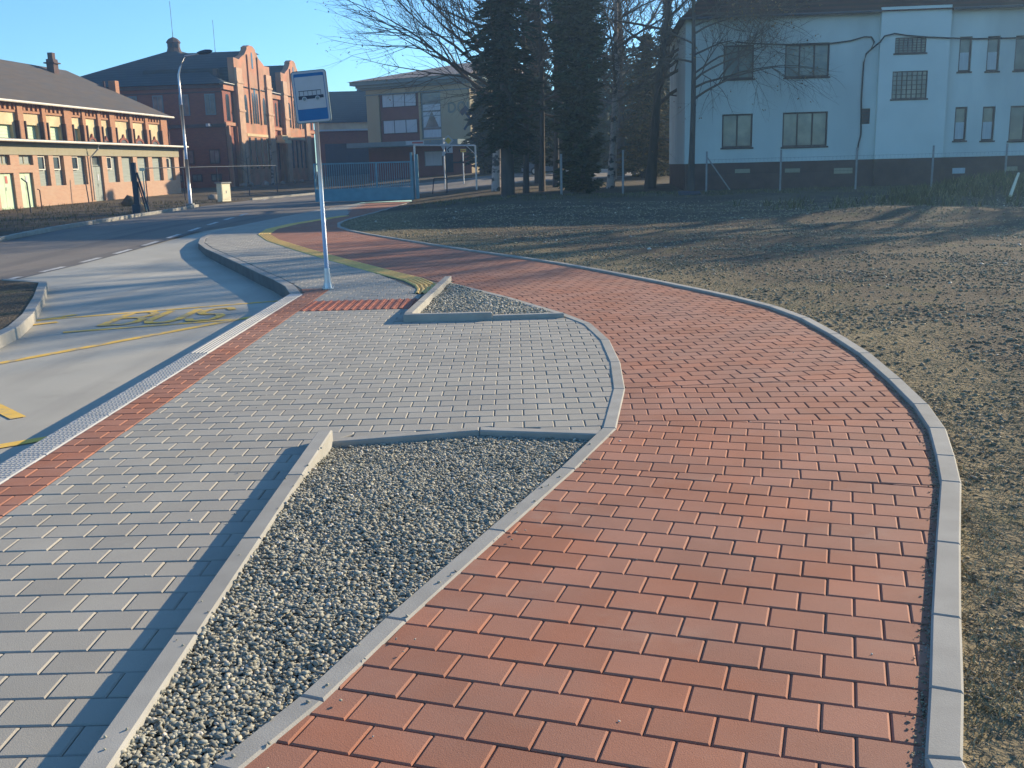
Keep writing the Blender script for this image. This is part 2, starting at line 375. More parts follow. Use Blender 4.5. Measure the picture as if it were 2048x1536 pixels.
def dense(line, step, closed=False):
    out = []; n = len(line)
    for i in range(n if closed else n-1):
        a, b = line[i], line[(i+1)%n]; L = math.hypot(b[0]-a[0], b[1]-a[1]); k = max(1, int(L/step))
        out += [(a[0]+(b[0]-a[0])*t/k, a[1]+(b[1]-a[1])*t/k) for t in range(k)]
    if not closed: out.append(line[-1])
    return out
def cdt_sheet(name, poly, zf, m, pts=(), holes=(), step=2.0, parent=None, smooth=True):
    loops = [dense(ccw(poly), step, True)]+[dense(ccw(h), step, True) for h in holes]
    vs = []; es = []
    for lp in loops:
        n = len(vs); vs += [Vector(p) for p in lp]; es += [(n+i, n+(i+1)%len(lp)) for i in range(len(lp))]
    vs += [Vector(p) for p in pts]
    ov, oe, of, *_ = delaunay_2d_cdt(vs, es, [], 0, 1e-5)
    fs = []
    for f in of:
        cx = sum(ov[i].x for i in f)/3; cy = sum(ov[i].y for i in f)/3
        if inpoly(cx, cy, loops[0]) and not any(inpoly(cx, cy, h) for h in loops[1:]): fs.append(tuple(f))
    me = bpy.data.meshes.new(name); me.from_pydata([(v.x, v.y, zf(v.x, v.y)) for v in ov], [], fs); me.update()
    me.materials.append(m)
    if smooth: me.polygons.foreach_set('use_smooth', [True]*len(fs))
    return link(bpy.data.objects.new(name, me), parent)
def kerb(name, line, wd, top, depth, m, stone=1.0, bevel=0.008, zf=None, side=1, joint=0.002, face=None):
    """a row of kerb stones whose LEFT/RIGHT edge follows line (offset wd to the left)"""
    mb = MB(); outer = line; inner = off(line, wd*side)
    # cumulative stones along the line, each piece cut at vertices
    acc = 0.0
    for i in range(len(line)-1):
        a, b = Vector(outer[i]), Vector(outer[i+1]); c, d = Vector(inner[i]), Vector(inner[i+1])
        L = (b-a).length; n = max(1, round(L/stone))
        for k in range(n):
            t0 = k/n+(joint/L); t1 = (k+1)/n-(joint/L)
            q = [a.lerp(b,t0), a.lerp(b,t1), c.lerp(d,t1), c.lerp(d,t0)]
            q = [(p.x,p.y) for p in q]
            if area(q) < 0: q = q[::-1]
            z = top if zf is None else zf(*q[0])
            i_ = inset(q, bevel)
            vs = [(x,y,z) for x,y in i_]+[(x,y,z-bevel) for x,y in q]+[(x,y,z-depth) for x,y in q]
            fs = [(0,1,2,3)]+[(e,e+4,(e+1)%4+4,(e+1)%4) for e in range(4)]+[(e+4,e+8,(e+1)%4+8,(e+1)%4+4) for e in range(4)]
            mb.add(vs, fs[:5]); mb.add(vs, fs[5:], 1 if face else 0)
    return kind(mb.build(name, [m, face] if face else m), 'structure')

# red path: sections of rows that fan round the bend
RED = ccw(KC + [(-7.45,53.2),(-7.15,45.0)] + YI[::-1] + [(-0.98,14.9)] + INC[::-1])
cuts = [((0.9,-4.0), R(-18.5)), ((0.36,5.36), R(-14.8)), ((0.80,6.35), R(-4.5)), ((0.86,7.35), R(4.5)), ((1.6,10.9), R(9)), ((1.3,13.4), R(17)), ((0.2,16.6), R(23)), ((-1.8,20.4), R(25)), ((-4.2,25.5), R(20)), ((-6,31), R(6)), ((-6,37.5), R(0))]
rm = MB()
for i, (o, a) in enumerate(cuts):
    hv = []
    if i > 0: hv.append((o, (o[0]+math.cos(a), o[1]+math.sin(a))))
    if i < len(cuts)-1:
        o2, a2 = cuts[i+1]; hv.append(((o2[0]+math.cos(a2), o2[1]+math.sin(a2)), o2))
    oo = (0.55, 2.6) if i == 0 else o
    pave(rm, RED, a, oo, half=hv)
kind(rm.build('path', m_redpav), 'structure')
# grey pavement with the red warning strip along the platform kerb
SX0, SX1 = -2.875, -2.59
KI = off(KCV, -0.16)
GRAY = ccw([(SX1,-4.0),(SX1,14.45),(-3.02,14.45)]+KI[2:]+[(-7.15,53.2),(-6.85,45.0),(-6.1,38.2)]+YO[::-1]+
           [(-1.19,13.4),(-1.19,11.0),(-0.2,10.98),(0.58,11.02)]+[p for p in INC[::-1] if 6.3 < p[1] < 11.2]+
           [(0.58,6.12),(-0.22,6.30),(-1.10,6.12),(-1.19,6.0),(-1.19,-4.0)])
TACT = (12.05, 12.97)
gm = MB()
for b0, b1 in ((-5, TACT[0]), (TACT[1], 60)):
    pave(gm, GRAY, R(-0.4) if b0 < 0 else 0, (SX1, b0 if b0 > 0 else TACT[0]), half=[((-20,b0),(20,b0)), ((20,b1),(-20,b1))])
kind(gm.build('pavement', m_graypav), 'structure')
sm = MB()
pave(sm, [(SX0,-4),(SX1,-4),(SX1,14.45),(-3.03,14.45),(SX0,13.8)], 0, (SX1, TACT[0]))
kind(sm.build('warning_strip', m_redpav), 'structure')
tm = MB()                                          # ribbed red tactile strip across the pavement
x = SX1+0.003
m_redtac = mat('red_tactile', (0.35, 0.125, 0.08), 0.85, 0.1, 3, bump=0.2, bscale=200, island=0.08, bdist=0.002)
while x < -1.22:
    for y0 in (TACT[0], TACT[0]+0.307, TACT[0]+0.614):
        sh = 0.1 if abs(y0-TACT[0]-0.307) < 0.01 else 0
        paver_poly(tm, [(x,y0+.002),(x+0.2,y0+.002),(x+0.2,y0+.305),(x,y0+.305)], 0.0, ch=0.004, drop=0.004)
        for k in (0.05, 0.15):
            tm.prism([(x+k-.016,y0+.008),(x+k+.016,y0+.008),(x+k+.016,y0+.299),(x+k-.016,y0+.299)], -0.002, 0.011)
    x += 0.2
kind(tm.build('tactile_strip', m_redtac), 'structure')
def tactile_line(name, inner, outer, m, n=5):
    mb = MB(); a = [Vector(p) for p in dense(inner, 0.25)]; b = []
    di = dense(inner, 0.25)
    L = [0]
    for i in range(1, len(a)): L.append(L[-1]+(a[i]-a[i-1]).length)
    ob = off(di, 0.34)
    for i in range(len(a)-1):
        j = 0.004
        for k in range(n):
            w0, w1 = k/n, (k+1)/n
            P0 = Vector(di[i]).lerp(Vector(ob[i]), w0); P1 = Vector(di[i+1]).lerp(Vector(ob[i+1]), w0)
            P2 = Vector(di[i]).lerp(Vector(ob[i]), w1); P3 = Vector(di[i+1]).lerp(Vector(ob[i+1]), w1)
            t = (P1-P0).normalized()*j; P0 = P0+t; P2 = P2+t
            v = [(P0.x,P0.y,-0.004),(P1.x,P1.y,-0.004)]
            for s_, zz in ((0.25,-0.004),(0.38,0.014),(0.72,0.014),(0.85,-0.004),(1.0,-0.004)):
                A = P0.lerp(P2, s_); B = P1.lerp(P3, s_); v += [(A.x,A.y,zz),(B.x,B.y,zz)]
            mb.add(v, [(2*q,2*q+1,2*q+3,2*q+2) for q in range(5)])
    return kind(mb.build(name, m), 'structure')
YI2 = [(-0.95,13.55),(-0.98,14.1),(-1.05,14.55)]+[(-1.30,15.35)]+YI[1:]
tactile_line('tactile_line', YI2, None, m_yel)
BED1 = ccw([(-1.14,2.02),(-1.14,6.08),(-0.22,6.31),(0.58,6.14)]+[p for p in off(INR,0.085)[::-1] if 2.1 < p[1] < 6.1])
BED2 = ccw([(-1.09,11.04),(-0.86,14.75),(-0.93,14.7)]+[p for p in off(INR,0.09)[::-1] if 11.0 < p[1] < 14.8]+[(0.55,11.03)])
# the bed of sand below all the paving
SANDP = ccw(off(KOUT, 0.02)+[(-7.4,53.2)]+off(KCV,-0.05)[::-1]+[(-2.98,13.8),(-2.98,-4.0)])
kind(cdt_sheet('paving_bed', SANDP, lambda x, y: -0.0095, m_sand, step=1.0, holes=[BED1, BED2]), 'structure')

# kerbs
kerb('path_kerb', KOUT, 0.10, 0.028, 0.35, m_kerb, stone=1.0)
kerb('inner_kerb', INR, 0.09, 0.008, 0.3, m_kerb, stone=1.0)
kerb('bed_kerb', [(-1.135,1.4),(-1.135,6.05)], 0.09, 0.075, 0.3, m_kerb, stone=0.99)
kerb('bed_kerb', [(-1.19,6.10),(-0.22,6.30),(0.585,6.12)], 0.09, 0.004, 0.3, m_kerb, side=-1)
kerb('bed_kerb', [(-1.09,11.05),(-0.86,14.82)], 0.10, 0.09, 0.3, m_kerb, stone=1.0)
kerb('bed_kerb', [(-1.19,10.96),(-0.2,10.94),(0.60,10.98)], 0.09, 0.08, 0.3, m_kerb, zf=lambda x, y: 0.085 if x < -0.25 else 0.05)
m_shade_joint = mat('kerb_face_shade_and_joint', (0.12, 0.12, 0.115), 0.95, 0.2, 4, bump=0.3, bscale=80)  # shade painted into the vertical kerb faces; also colours the dark road joint
kerb('road_kerb', KCV, 0.15, 0.0, 0.45, m_kerb, side=-1, stone=1.0, face=m_shade_joint)
pk = kerb('platform_kerb', [(-3.08,-4.0),(-3.08,13.85)], 0.20, 0.0, 0.45, m_white_kerb, side=-1, stone=1.0, face=m_shade_joint)
sb = MB()                                          # studs and ribs cast on the platform kerb
y = 4.6
while y < 13.6:
    if y < 9.3:
        for k in range(6):
            x = -3.055+k*0.028+(0.014 if int(y/0.03) % 2 else 0)
            r_ = 0.0085
            sb.prism([(x+r_*math.cos(a_), y+r_*math.sin(a_)) for a_ in (0,1.047,2.094,3.1416,4.189,5.236)], -0.003, 0.006)
        y += 0.045
    else:
        y1 = min(13.55, y+0.99)
        for k in range(5):
            x = -3.05+k*0.036
            sb.prism([(x,y),(x+0.016,y),(x+0.016,y1),(x,y1)], -0.003, 0.007)
        y += 1.0
kind(sb.build('kerb_studs', m_white_kerb), 'structure')

# ------------------------------------------------------------------ roadway, bay, ground
g0 = P(838,388,rz); g1 = P(955,374.5,rz); g2 = P(1003,369,rz); f1 = P(1003,351,rz); f2 = P(836,367,rz); f3 = P(740,377,rz)
FARK = [(-14.4,-12),(-14.4,20),(-14.6,29),(-15.05,34),(-15.7,43),(-16.3,54),(-15.2,61.5)]
ROADR = [(-4.75,53.6), (g0.x,g0.y), (g1.x,g1.y), (g2.x,g2.y), (12,74), (40,88)]
ROADF = [(40,100), (12,90), (f1.x,f1.y+4), (f2.x,f2.y+1.0), (f3.x, f3.y)]
BAYL = [(-9.4,-12),(-9.4,31.0),(-8.85,33.5)]
HOLE = ccw(KOUT+ROADR+ROADF+FARK[::-1]+[(-9.4,-12),(0.85,-12)])
asph = ccw(BAYL+KCV[11:]+[(-4.8,53.3)]+ROADR+ROADF+FARK[::-1])
def gridpts(x0,x1,y0,y1,s,keep):
    out = []; y = y0
    while y < y1:
        x = x0
        while x < x1:
            a = x+random.uniform(-.3,.3)*s; b = y+random.uniform(-.3,.3)*s
            if keep(a, b): out.append((a, b))
            x += s
        y += s
    return out
kind(cdt_sheet('road', asph, rz, m_asph, step=3.0, pts=gridpts(-16,40,-10,100,4.0,lambda a,b: inpoly(a,b,asph))), 'structure')
bay = ccw([(-9.4,-12),(-9.4,31.0),(-8.85,33.4)]+KCV[::-1][3:]+[(-3.08,13.85),(-3.08,-12)])
kind(cdt_sheet('bus_bay', bay, rz, m_bay, step=3.0, pts=gridpts(-9.4,-3,-10,33,1.5,lambda a,b: inpoly(a,b,bay))), 'structure')
def gz(x, y):
    n = noise.noise(Vector((x*0.9, y*0.9, 0)))*0.03+noise.noise(Vector((x*2.7, y*2.7, 3)))*0.016
    d = math.hypot(x, y)
    if d < 16: n += noise.noise(Vector((x*9, y*9, 9)))*0.010+noise.noise(Vector((x*24, y*24, 5)))*0.005
    n += max(0,noise.noise(Vector((x*0.25, y*0.5, 7))))*0.14*S((y-12)/10)*S((x+2)/6)*S((45-y)/6)
    if x < -12: n = n*0.6-0.04
    return terr(x, y)+n-0.012
keep = lambda a, b: not inpoly(a, b, HOLE)
gp = gridpts(0.9,7,0.5,9,0.07,keep)+gridpts(0.5,11,9,16,0.16,keep)+gridpts(-6,30,16,45,0.45,keep)+gridpts(-40,45,45,120,2.2,keep)+gridpts(-40,-14.5,0,45,1.2,keep)
gp += gridpts(-300,300,-60,600,30,lambda a,b: not (-42 < a < 47 and -2 < b < 122) and keep(a,b))
BIG = [(-1500,-300),(1500,-300),(1500,2500),(-1500,2500)]
kind(cdt_sheet('ground', BIG, gz, m_soil, pts=gp, holes=[HOLE], step=0.9 if False else 1.0 if False else 60) if False else
     cdt_sheet('ground', BIG, gz, m_soil, pts=gp, holes=[dense(HOLE, 0.5, True)], step=60), 'structure')
def kdist(x, y):
    return min(math.hypot(x-a, y-b) for a, b in KD)
KD = dense(KOUT[1:30], 0.5)
def dry(x, y):
    if y < -1 or y > 60 or x < -8 or x > 40: return 0.0
    d = kdist(x, y); return max(0, 1-d/(0.7+0.07*y+0.5*noise.noise(Vector((x*.8, y*.8, 4)))))**0.6
gme = bpy.data.objects['ground'].data
dat = gme.attributes.new('dry', 'FLOAT', 'POINT'); dat.data.foreach_set('value', [dry(v.co.x, v.co.y) for v in gme.vertices])
# planted island between bay and road
ISL = [(-9.35,17.9),(-8.9,17.6),(-7.95,17.0),(-7.05,14.96),(-6.3,12.98),(-5.95,11.9),(-5.80,11.0),(-5.9,4),(-7,-2),(-9.35,-8)]
kind(cdt_sheet('island_ground', ISL, lambda x, y: -0.075+noise.noise(Vector((x*3,y*3,0)))*0.02, m_soil, step=0.5, pts=gridpts(-9.3,-5.9,0,18,0.3,lambda a,b: inpoly(a,b,ISL))), 'structure')
kerb('island_kerb', [(-8.9,17.75),(-7.90,17.05),(-7.02,14.96),(-6.25,12.98),(-5.90,11.86),(-5.75,11.0),(-5.85,8.0)], 0.14, -0.06, 0.3, m_kerb, side=-1)
kerb('far_kerb', [(-14.42,10),(-14.42,20),(-14.62,29),(-15.07,34),(-15.72,43),(-16.3,53.5)], 0.15, 0, 0.3, m_kerb, zf=lambda x, y: rz(x, y)+0.13)
kerb('far_kerb', [(-15.2,60.5),(f3.x,f3.y),(f2.x,f2.y+1)], 0.18, 0, 0.3, m_kerb, zf=lambda x, y: rz(x, y)+0.13)
mk = MB()
y = 14.5
while y < 36:
    mk.quad((-9.60,y,rz(0,y)+.006),(-9.46,y,rz(0,y)+.006),(-9.46,y+1.05,rz(0,y+1.05)+.006),(-9.60,y+1.05,rz(0,y+1.05)+.006)); y += 1.95
mk.quad((-15.1+.5,60,rz(-14.6,60)+.005),(-14.4,60,rz(-14.4,60)+.005),(-14.4,61,rz(-14.4,61)+.005),(-14.6,61,rz(-14.6,61)+.005))
kind(mk.build('road_marking', m_wpaint), 'structure')
mk = MB()
for k in range(60): y = -8+k*.65; mk.quad((-9.44,y,rz(0,y)+.005),(-9.36,y,rz(0,y)+.005),(-9.36,y+.65,rz(0,y+.65)+.005),(-9.44,y+.65,rz(0,y+.65)+.005))
kind(mk.build('road_joint', m_shade_joint), 'structure')
def stroke(mb, pts, wd, z=-0.196):
    for i in range(len(pts)-1):
        a, b = Vector(pts[i]), Vector(pts[i+1]); t = (b-a).normalized(); n = Vector((-t.y, t.x))*wd/2
        e = t*wd*0.15
        q = [a-n-e, b-n+e, b+n+e, a+n-e]; mb.quad(*[(p.x,p.y,z+i*0.00005) for p in q])
yp = MB(); SZ = [0.0]
for l in ([(-7.0,13.0),(-3.2,14.80)], [(-6.35,13.25),(-6.05,13.75)], [(-5.50,12.16),(-3.2,13.03)], [(-6.6,8.1),(-5.30,10.15),(-3.2,13.65)][:2], [(-5.30,10.15),(-3.25,13.35)],
          [(-4.9,8.75),(-3.95,7.72)], [(-5.6,8.2),(-4.15,7.95)], [(-4.2,6.45),(-3.4,7.05)], [(-6.4,12.7),(-6.0,13.05)]):
    SZ[0] += .0004; stroke(yp, l, 0.12, -0.196+SZ[0])
kind(yp.build('bay_marking', m_paint), 'structure')
bw = MB()                                          # the word BUS
x0 = -5.45; sl = 0.16
def gl(u, v, o): return (-5.24+o+u*0.36, 12.62+v*1.14+(u*.36+o)*0.20)
Bp = [[(0,0),(0,1)],[(0,1),(0.7,1),(0.95,0.86),(0.95,0.66),(0.7,0.54),(0,0.54)],[(0.7,0.54),(1,0.40),(1,0.15),(0.75,0),(0,0)]]
Up = [[(0,1),(0,0.18),(0.22,0),(0.78,0),(1,0.18),(1,1)]]
Sp = [[(1,0.82),(0.78,1),(0.22,1),(0,0.84),(0,0.66),(0.2,0.53),(0.8,0.47),(1,0.34),(1,0.16),(0.78,0),(0.22,0),(0,0.18)]]
for o, strokes in ((0, Bp), (0.50, Up), (1.0, Sp)):
    for s_ in strokes: SZ[0] += .0004; stroke(bw, [gl(u, v, o) for u, v in s_], 0.11, -0.1955+SZ[0])
kind(bw.build('bus_lettering', m_paint), 'structure')

# ------------------------------------------------------------------ blobs: pebbles, clods
def ico():
    t = (1+5**.5)/2
    v = np.array([(-1,t,0),(1,t,0),(-1,-t,0),(1,-t,0),(0,-1,t),(0,1,t),(0,-1,-t),(0,1,-t),(t,0,-1),(t,0,1),(-t,0,-1),(-t,0,1)], float)
    v /= np.linalg.norm(v[0])
    f = np.array([(0,11,5),(0,5,1),(0,1,7),(0,7,10),(0,10,11),(1,5,9),(5,11,4),(11,10,2),(10,7,6),(7,1,8),(3,9,4),(3,4,2),(3,2,6),(3,6,8),(3,8,9),(4,9,5),(2,4,11),(6,2,10),(8,6,7),(9,8,1)])
    return v, f
IV, IF = ico()
def blobs(name, pts, sizes, m, flat=0.6, elong=1.5, jit=0.18, tilt=0.5, smooth=True, parent=None):
    n = len(pts); pts = np.array(pts); sizes = np.array(sizes)
    v = IV[None]*(1+rng.uniform(-jit, jit, (n,12,1)))
    sc_ = np.stack([rng.uniform(1, elong, n), np.ones(n), rng.uniform(flat*.7, flat*1.3, n)], 1)
    v = v*sc_[:,None,:]*sizes[:,None,None]
    a = rng.uniform(0, 2*np.pi, n); tx = rng.normal(0, tilt, n)
    ca, sa, ct, st = np.cos(a), np.sin(a), np.cos(tx), np.sin(tx)
    y_ = v[:,:,1]*ct[:,None]-v[:,:,2]*st[:,None]; z_ = v[:,:,1]*st[:,None]+v[:,:,2]*ct[:,None]; x_ = v[:,:,0]
    X = x_*ca[:,None]-y_*sa[:,None]; Y = x_*sa[:,None]+y_*ca[:,None]
    V = np.stack([X, Y, z_], 2)+pts[:,None,:]
    Fc = (IF[None]+(np.arange(n)*12)[:,None,None]).reshape(-1)
    me = bpy.data.meshes.new(name); me.vertices.add(n*12); me.vertices.foreach_set('co', V.reshape(-1))
    me.loops.add(n*60); me.loops.foreach_set('vertex_index', Fc.astype(np.int32))
    me.polygons.add(n*20); me.polygons.foreach_set('loop_start', np.arange(0, n*60, 3, dtype=np.int32))
    try: me.polygons.foreach_set('loop_total', np.full(n*20, 3, dtype=np.int32))
    except Exception: pass
    me.update(); me.validate()
    if smooth: me.polygons.foreach_set('use_smooth', [True]*len(me.polygons))
    me.materials.append(m)
    return link(bpy.data.objects.new(name, me), parent)
def inx(y):
    for a, b in zip(INR, INR[1:]):
        if a[1] <= y <= b[1]: return a[0]+(b[0]-a[0])*(y-a[1])/(b[1]-a[1])-0.09
    return 0.6
def bz(x, y):
    xr_ = inx(y); t = max(0, min(1, (xr_-x)/max(.05, xr_+1.14)))
    edge = -0.012+0.060*t**1.5
    return edge*S((6.3-y)/1.6)+(-0.05)*(1-S((6.3-y)/1.6))+(0.010*noise.noise(Vector((x*2.2,y*2.2,1)))+0.005*noise.noise(Vector((x*8,y*8,2))))*S((xr_-x)/.15)
def bz2(x, y): return 0.0+0.02*noise.noise(Vector((x*2,y*2,1)))
BED1G = ccw([(-1.17,1.90),(-1.17,6.11),(-0.22,6.34),(0.62,6.17)]+[p for p in off(INR,0.04)[::-1] if 2.0 < p[1] < 6.15])
for nm, poly, zf, n, s0, gp_ in (('gravel', BED1, bz, 40000, 0.0082, BED1G), ('gravel', BED2, bz2, 9000, 0.014, BED2)):
    xs = [p[0] for p in poly]; ys = [p[1] for p in poly]; pts = []; pal = []
    while len(pts) < n:
        x = random.uniform(min(xs), max(xs)); y = random.uniform(min(ys), max(ys))
        if y < 2.0: continue
        if not inpoly(x, y, poly): continue
        (pal if random.random() < 0.045 else pts).append((x, y, zf(x, y)+random.uniform(0, 1)**2*0.012+(0.008 if nm and random.random() < .1 else 0)))
    base = cdt_sheet('gravel_ground', gp_, lambda x, y, zf=zf: zf(x, y)-0.004, m_under, step=0.1, pts=gridpts(min(xs),max(xs),max(2,min(ys)),max(ys),0.12,lambda a,b,p=poly: inpoly(a,b,p)))
    kind(base, 'structure')
    kind(blobs(nm, pts, rng.uniform(0.55, 1.35, len(pts))*s0, m_peb, flat=0.5, elong=1.9, tilt=.45), 'stuff')
    kind(blobs('pale_gravel', pal, rng.uniform(0.7, 1.3, len(pal))*s0, m_peb2, flat=0.65, elong=1.5), 'stuff')
pts = []; sz = []; pal = []; psz = []
while len(pts) < 48000:
    r_ = 2.3*math.exp(random.random()*math.log(38/2.3)); a = R(random.uniform(55, 112))
    x, y = r_*math.cos(a), r_*math.sin(a)
    if inpoly(x, y, HOLE) or x < -6: continue
    s_ = min(0.022, 0.00065*r_*(0.7+min(2.6, random.paretovariate(2.4)-1)))
    if random.random() < S(.5-1.6*noise.noise(Vector((x*0.5,y*0.8,2))))*.8: continue
    if random.random() < 0.003: pal.append((x, y, gz(x, y)+s_*0.3)); psz.append(min(s_*1.6, .035)); continue
    pts.append((x, y, gz(x, y)+s_*0.25)); sz.append(s_)
kind(blobs('soil_clods', pts, sz, m_clod, flat=0.6, elong=1.5, jit=0.38, smooth=False), 'stuff')
kind(blobs('scattered_stones', pal, psz, m_peb2, flat=0.6, elong=1.6, jit=0.25, smooth=False), 'stuff')
# leaf-sized crumbs in the joints next to the kerb
pts = []; sz = []
for i in range(700):
    k = random.randint(2, 12); a, b = Vector(KC[k]), Vector(KC[k+1]); p = a.lerp(b, random.random())
    x = p.x-0.06-abs(random.gauss(0, 0.02)); pts.append((x, p.y, 0.002)); sz.append(random.uniform(.002, .0055))
kind(blobs('grit', pts, sz, m_clod, smooth=False), 'stuff')
pts = []; sz = []
for i in range(70):
    x, y = random.uniform(-2.5, 3), random.uniform(2.4, 12)
    if inpoly(x, y, RED) or (x < -1.3): pts.append((x, y, .002)); sz.append(random.uniform(.003, .008))
kind(blobs('crumbs', pts, sz, m_peb2, flat=.4, smooth=False), 'stuff')
pts = []; sz = []
for i in range(34):
    y = random.uniform(2.4, 6.0); x = inx(y)+random.gauss(.07, .06); pts.append((x, y, .012)); sz.append(random.uniform(.004, .008))
for i in range(14):
    y = random.uniform(2.4, 6.0); pts.append((-1.18+random.gauss(0,.03), y, .078)); sz.append(random.uniform(.004, .007))
kind(blobs('stray_pebbles', pts, sz, m_peb, flat=.5), 'stuff')
pts = []; sz = []
for i in range(2600):                              # sand left along the foot of the path kerb
    k = random.randint(2, 12); a, b = Vector(KC[k]), Vector(KC[k+1]); p = a.lerp(b, random.random())
    pts.append((p.x-0.052-abs(random.gauss(0, 0.008)), p.y, -.001)); sz.append(random.uniform(.0015, .004))
kind(blobs('kerb_grit', pts, sz, m_peb, smooth=False), 'stuff')
def grass(name, places, hgt, n_each, m=None, spread=0.12, wide=.05):
    mb = MB()
    for (x, y, z) in places:
        for k in range(n_each):
            a = random.uniform(0, 6.28); r_ = random.gauss(0, spread); bx, by = x+r_*math.cos(a), y+r_*math.sin(a)
            h_ = hgt*random.uniform(.4, 1.2); ln_ = .6 if wide < .1 else 1.6; l = random.uniform(-ln_, ln_)*h_; l2 = random.uniform(-ln_, ln_)*h_; w2 = h_*wide+(.002 if wide < .1 else 0)
            mb.add([(bx-w2,by,z),(bx+w2,by,z),(bx+l*.5+w2*.6,by+l2*.5,z+h_*.6),(bx+l*.5-w2*.6,by+l2*.5,z+h_*.6),(bx+l,by+l2,z+h_)],[(0,1,2,3),(3,2,4)])
    return kind(mb.build(name, m or m_grass), 'stuff')
pl = []; pl2 = []
while len(pl) < 14000:
    r_ = 2.5*math.exp(random.random()*math.log(40/2.5)); a = R(random.uniform(55, 110)); x, y = r_*math.cos(a), r_*math.sin(a)
    if inpoly(x, y, HOLE) or x < -6 or kdist(x, y) < .05: continue
    nn = noise.noise(Vector((x*2.2,y*2.2,1)))
    if random.random() > dry(x, y)*(1+nn)+(0.45+nn if r_ < 9 else 0.06): continue
    (pl if r_ < 11 else pl2).append((x, y, gz(x, y)-.006))
    if len(pl2) > 5000: break
grass('dry_grass', pl, 0.017, 5, spread=0.035, m=m_drygrass, wide=.16)
grass('dry_grass', pl2, 0.026, 3, spread=0.12, m=m_drygrass, wide=.16)
pl = [(random.gauss(15.5, 2.6), random.gauss(32.2, 1.3), 0) for _ in range(420)]
grass('mound_grass', [(x, y, gz(x, y)-.02) for x, y, _ in pl], 0.28, 9, spread=0.2)
pl = [(random.uniform(-4, 24), random.uniform(40, 46.5), 0) for _ in range(700)]
grass('verge_grass', [(x, y, gz(x, y)-.02) for x, y, _ in pl], 0.12, 8, spread=0.25)
pl = [(random.uniform(-30, -16.5), random.uniform(30, 62), 0) for _ in range(600)]
grass('roadside_grass', [(x, y, gz(x, y)-.02) for x, y, _ in pl], 0.16, 8, spread=0.3)

# ------------------------------------------------------------------ bus stop sign
def rrect(w_, h_, r_, n=5):
    pts = []
    for cx, cy, a0 in ((w_/2-r_,h_/2-r_,0),(-w_/2+r_,h_/2-r_,90),(-w_/2+r_,-h_/2+r_,180),(w_/2-r_,-h_/2+r_,270)):
        for k in range(n+1):
            a = R(a0+90*k/n); pts.append((cx+r_*math.cos(a), cy+r_*math.sin(a)))
    return pts
bx, by = -2.62, 14.35
bs = empty('bus_stop_sign', (bx, by, 0), 0, 'blue and white bus stop sign on a thin galvanised pole on the pavement', 'bus stop sign')
tp = AT(626, 150, 14.35); top = Vector((tp.x-bx, 0, tp.z-0.02))
lean = lambda z: Vector((top.x*z/top.z, 0, z))
pm = MB(); pm.tube([lean(0.10), lean(top.z)], 0.031, 16); pm.build('pole', m_steel, bs, True)
pm = MB(); pm.tube([(0,0,0.004),(0,0,0.02)], 0.085, 20); pm.tube([(0,0,0.02),(0,0,0.09),(0,0,0.30)], [0.062,0.052,0.040], 16)
for a in range(4):
    c_, s_ = math.cos(a*1.571+.6), math.sin(a*1.571+.6)
    pm.tube([(c_*.072,s_*.072,.018),(c_*.072,s_*.072,.042)], .011, 6)
    pm.add([(c_*.04-s_*.004,s_*.04+c_*.004,.02),(c_*.08-s_*.004,s_*.08+c_*.004,.02),(c_*.04-s_*.004,s_*.04+c_*.004,.15),(c_*.04+s_*.004,s_*.04-c_*.004,.02),(c_*.08+s_*.004,s_*.08-c_*.004,.02),(c_*.04+s_*.004,s_*.04-c_*.004,.15)],[(0,1,2),(5,4,3),(0,3,4,1),(1,4,5,2),(2,5,3,0)])
pm.build('base_bracket', m_steel, bs)
cen = AT(622.5, 193.5, 14.3)
pan = MB(); W_, H_ = 0.495, 0.70
def plate(pts, y0, y1, m, name, parent): return MB().xzprism(pts[::-1], y0, y1).build(name, m, parent)
sg = plate(rrect(W_, H_, 0.045), -0.012, 0.012, m_teal, 'sign_panel', bs)
sg.location = (cen.x-bx, -0.05, cen.z); sg.rotation_euler = (0, R(-3.6), R(-3))
plate(rrect(W_-.022, H_-.022, 0.038), -0.0150, -0.0125, m_swhite, 'border', sg)
plate(rrect(W_-.075, H_-.075, 0.018), -0.0180, -0.0155, m_blue, 'blue_field', sg)
wf = plate(rrect(0.405, 0.43, 0.012), -0.0210, -0.0185, m_swhite, 'white_field', sg); wf.location = (0, 0, 0.055)
bus = MB(); y0, y1 = -0.0240, -0.0215
bus.xzprism([(-.165,.030+.055),(.150,.030+.055),(.150,.022+.055),(-.165,.022+.055)], y0, y1)
bus.xzprism([(-.172,-.038+.055),(.178,-.038+.055),(.178,-.078+.055),(-.172,-.085+.055)], y0, y1)
for k in range(6):
    x = -.155+k*.060; bus.box(x-.0028, x+.0028, y0, y1, -.036+.055, .021+.055)
bus.build('bus_pictogram', m_sdark, sg)
for x in (-.092, .092):
    wh = MB(); wh.tube([(x,-.0275,-.026),(x,-.0245,-.026)], .033, 20); wh.build('wheel_ring', m_swhite, sg)
    wh = MB(); wh.tube([(x,-.0300,-.026),(x,-.0280,-.026)], .022, 20); wh.build('wheel', m_teal, sg)
for z in (.22, -.22):
    MB().box(-.05, .05, .013, .028, z-.02, z+.02).build('clamp', m_steel, sg)

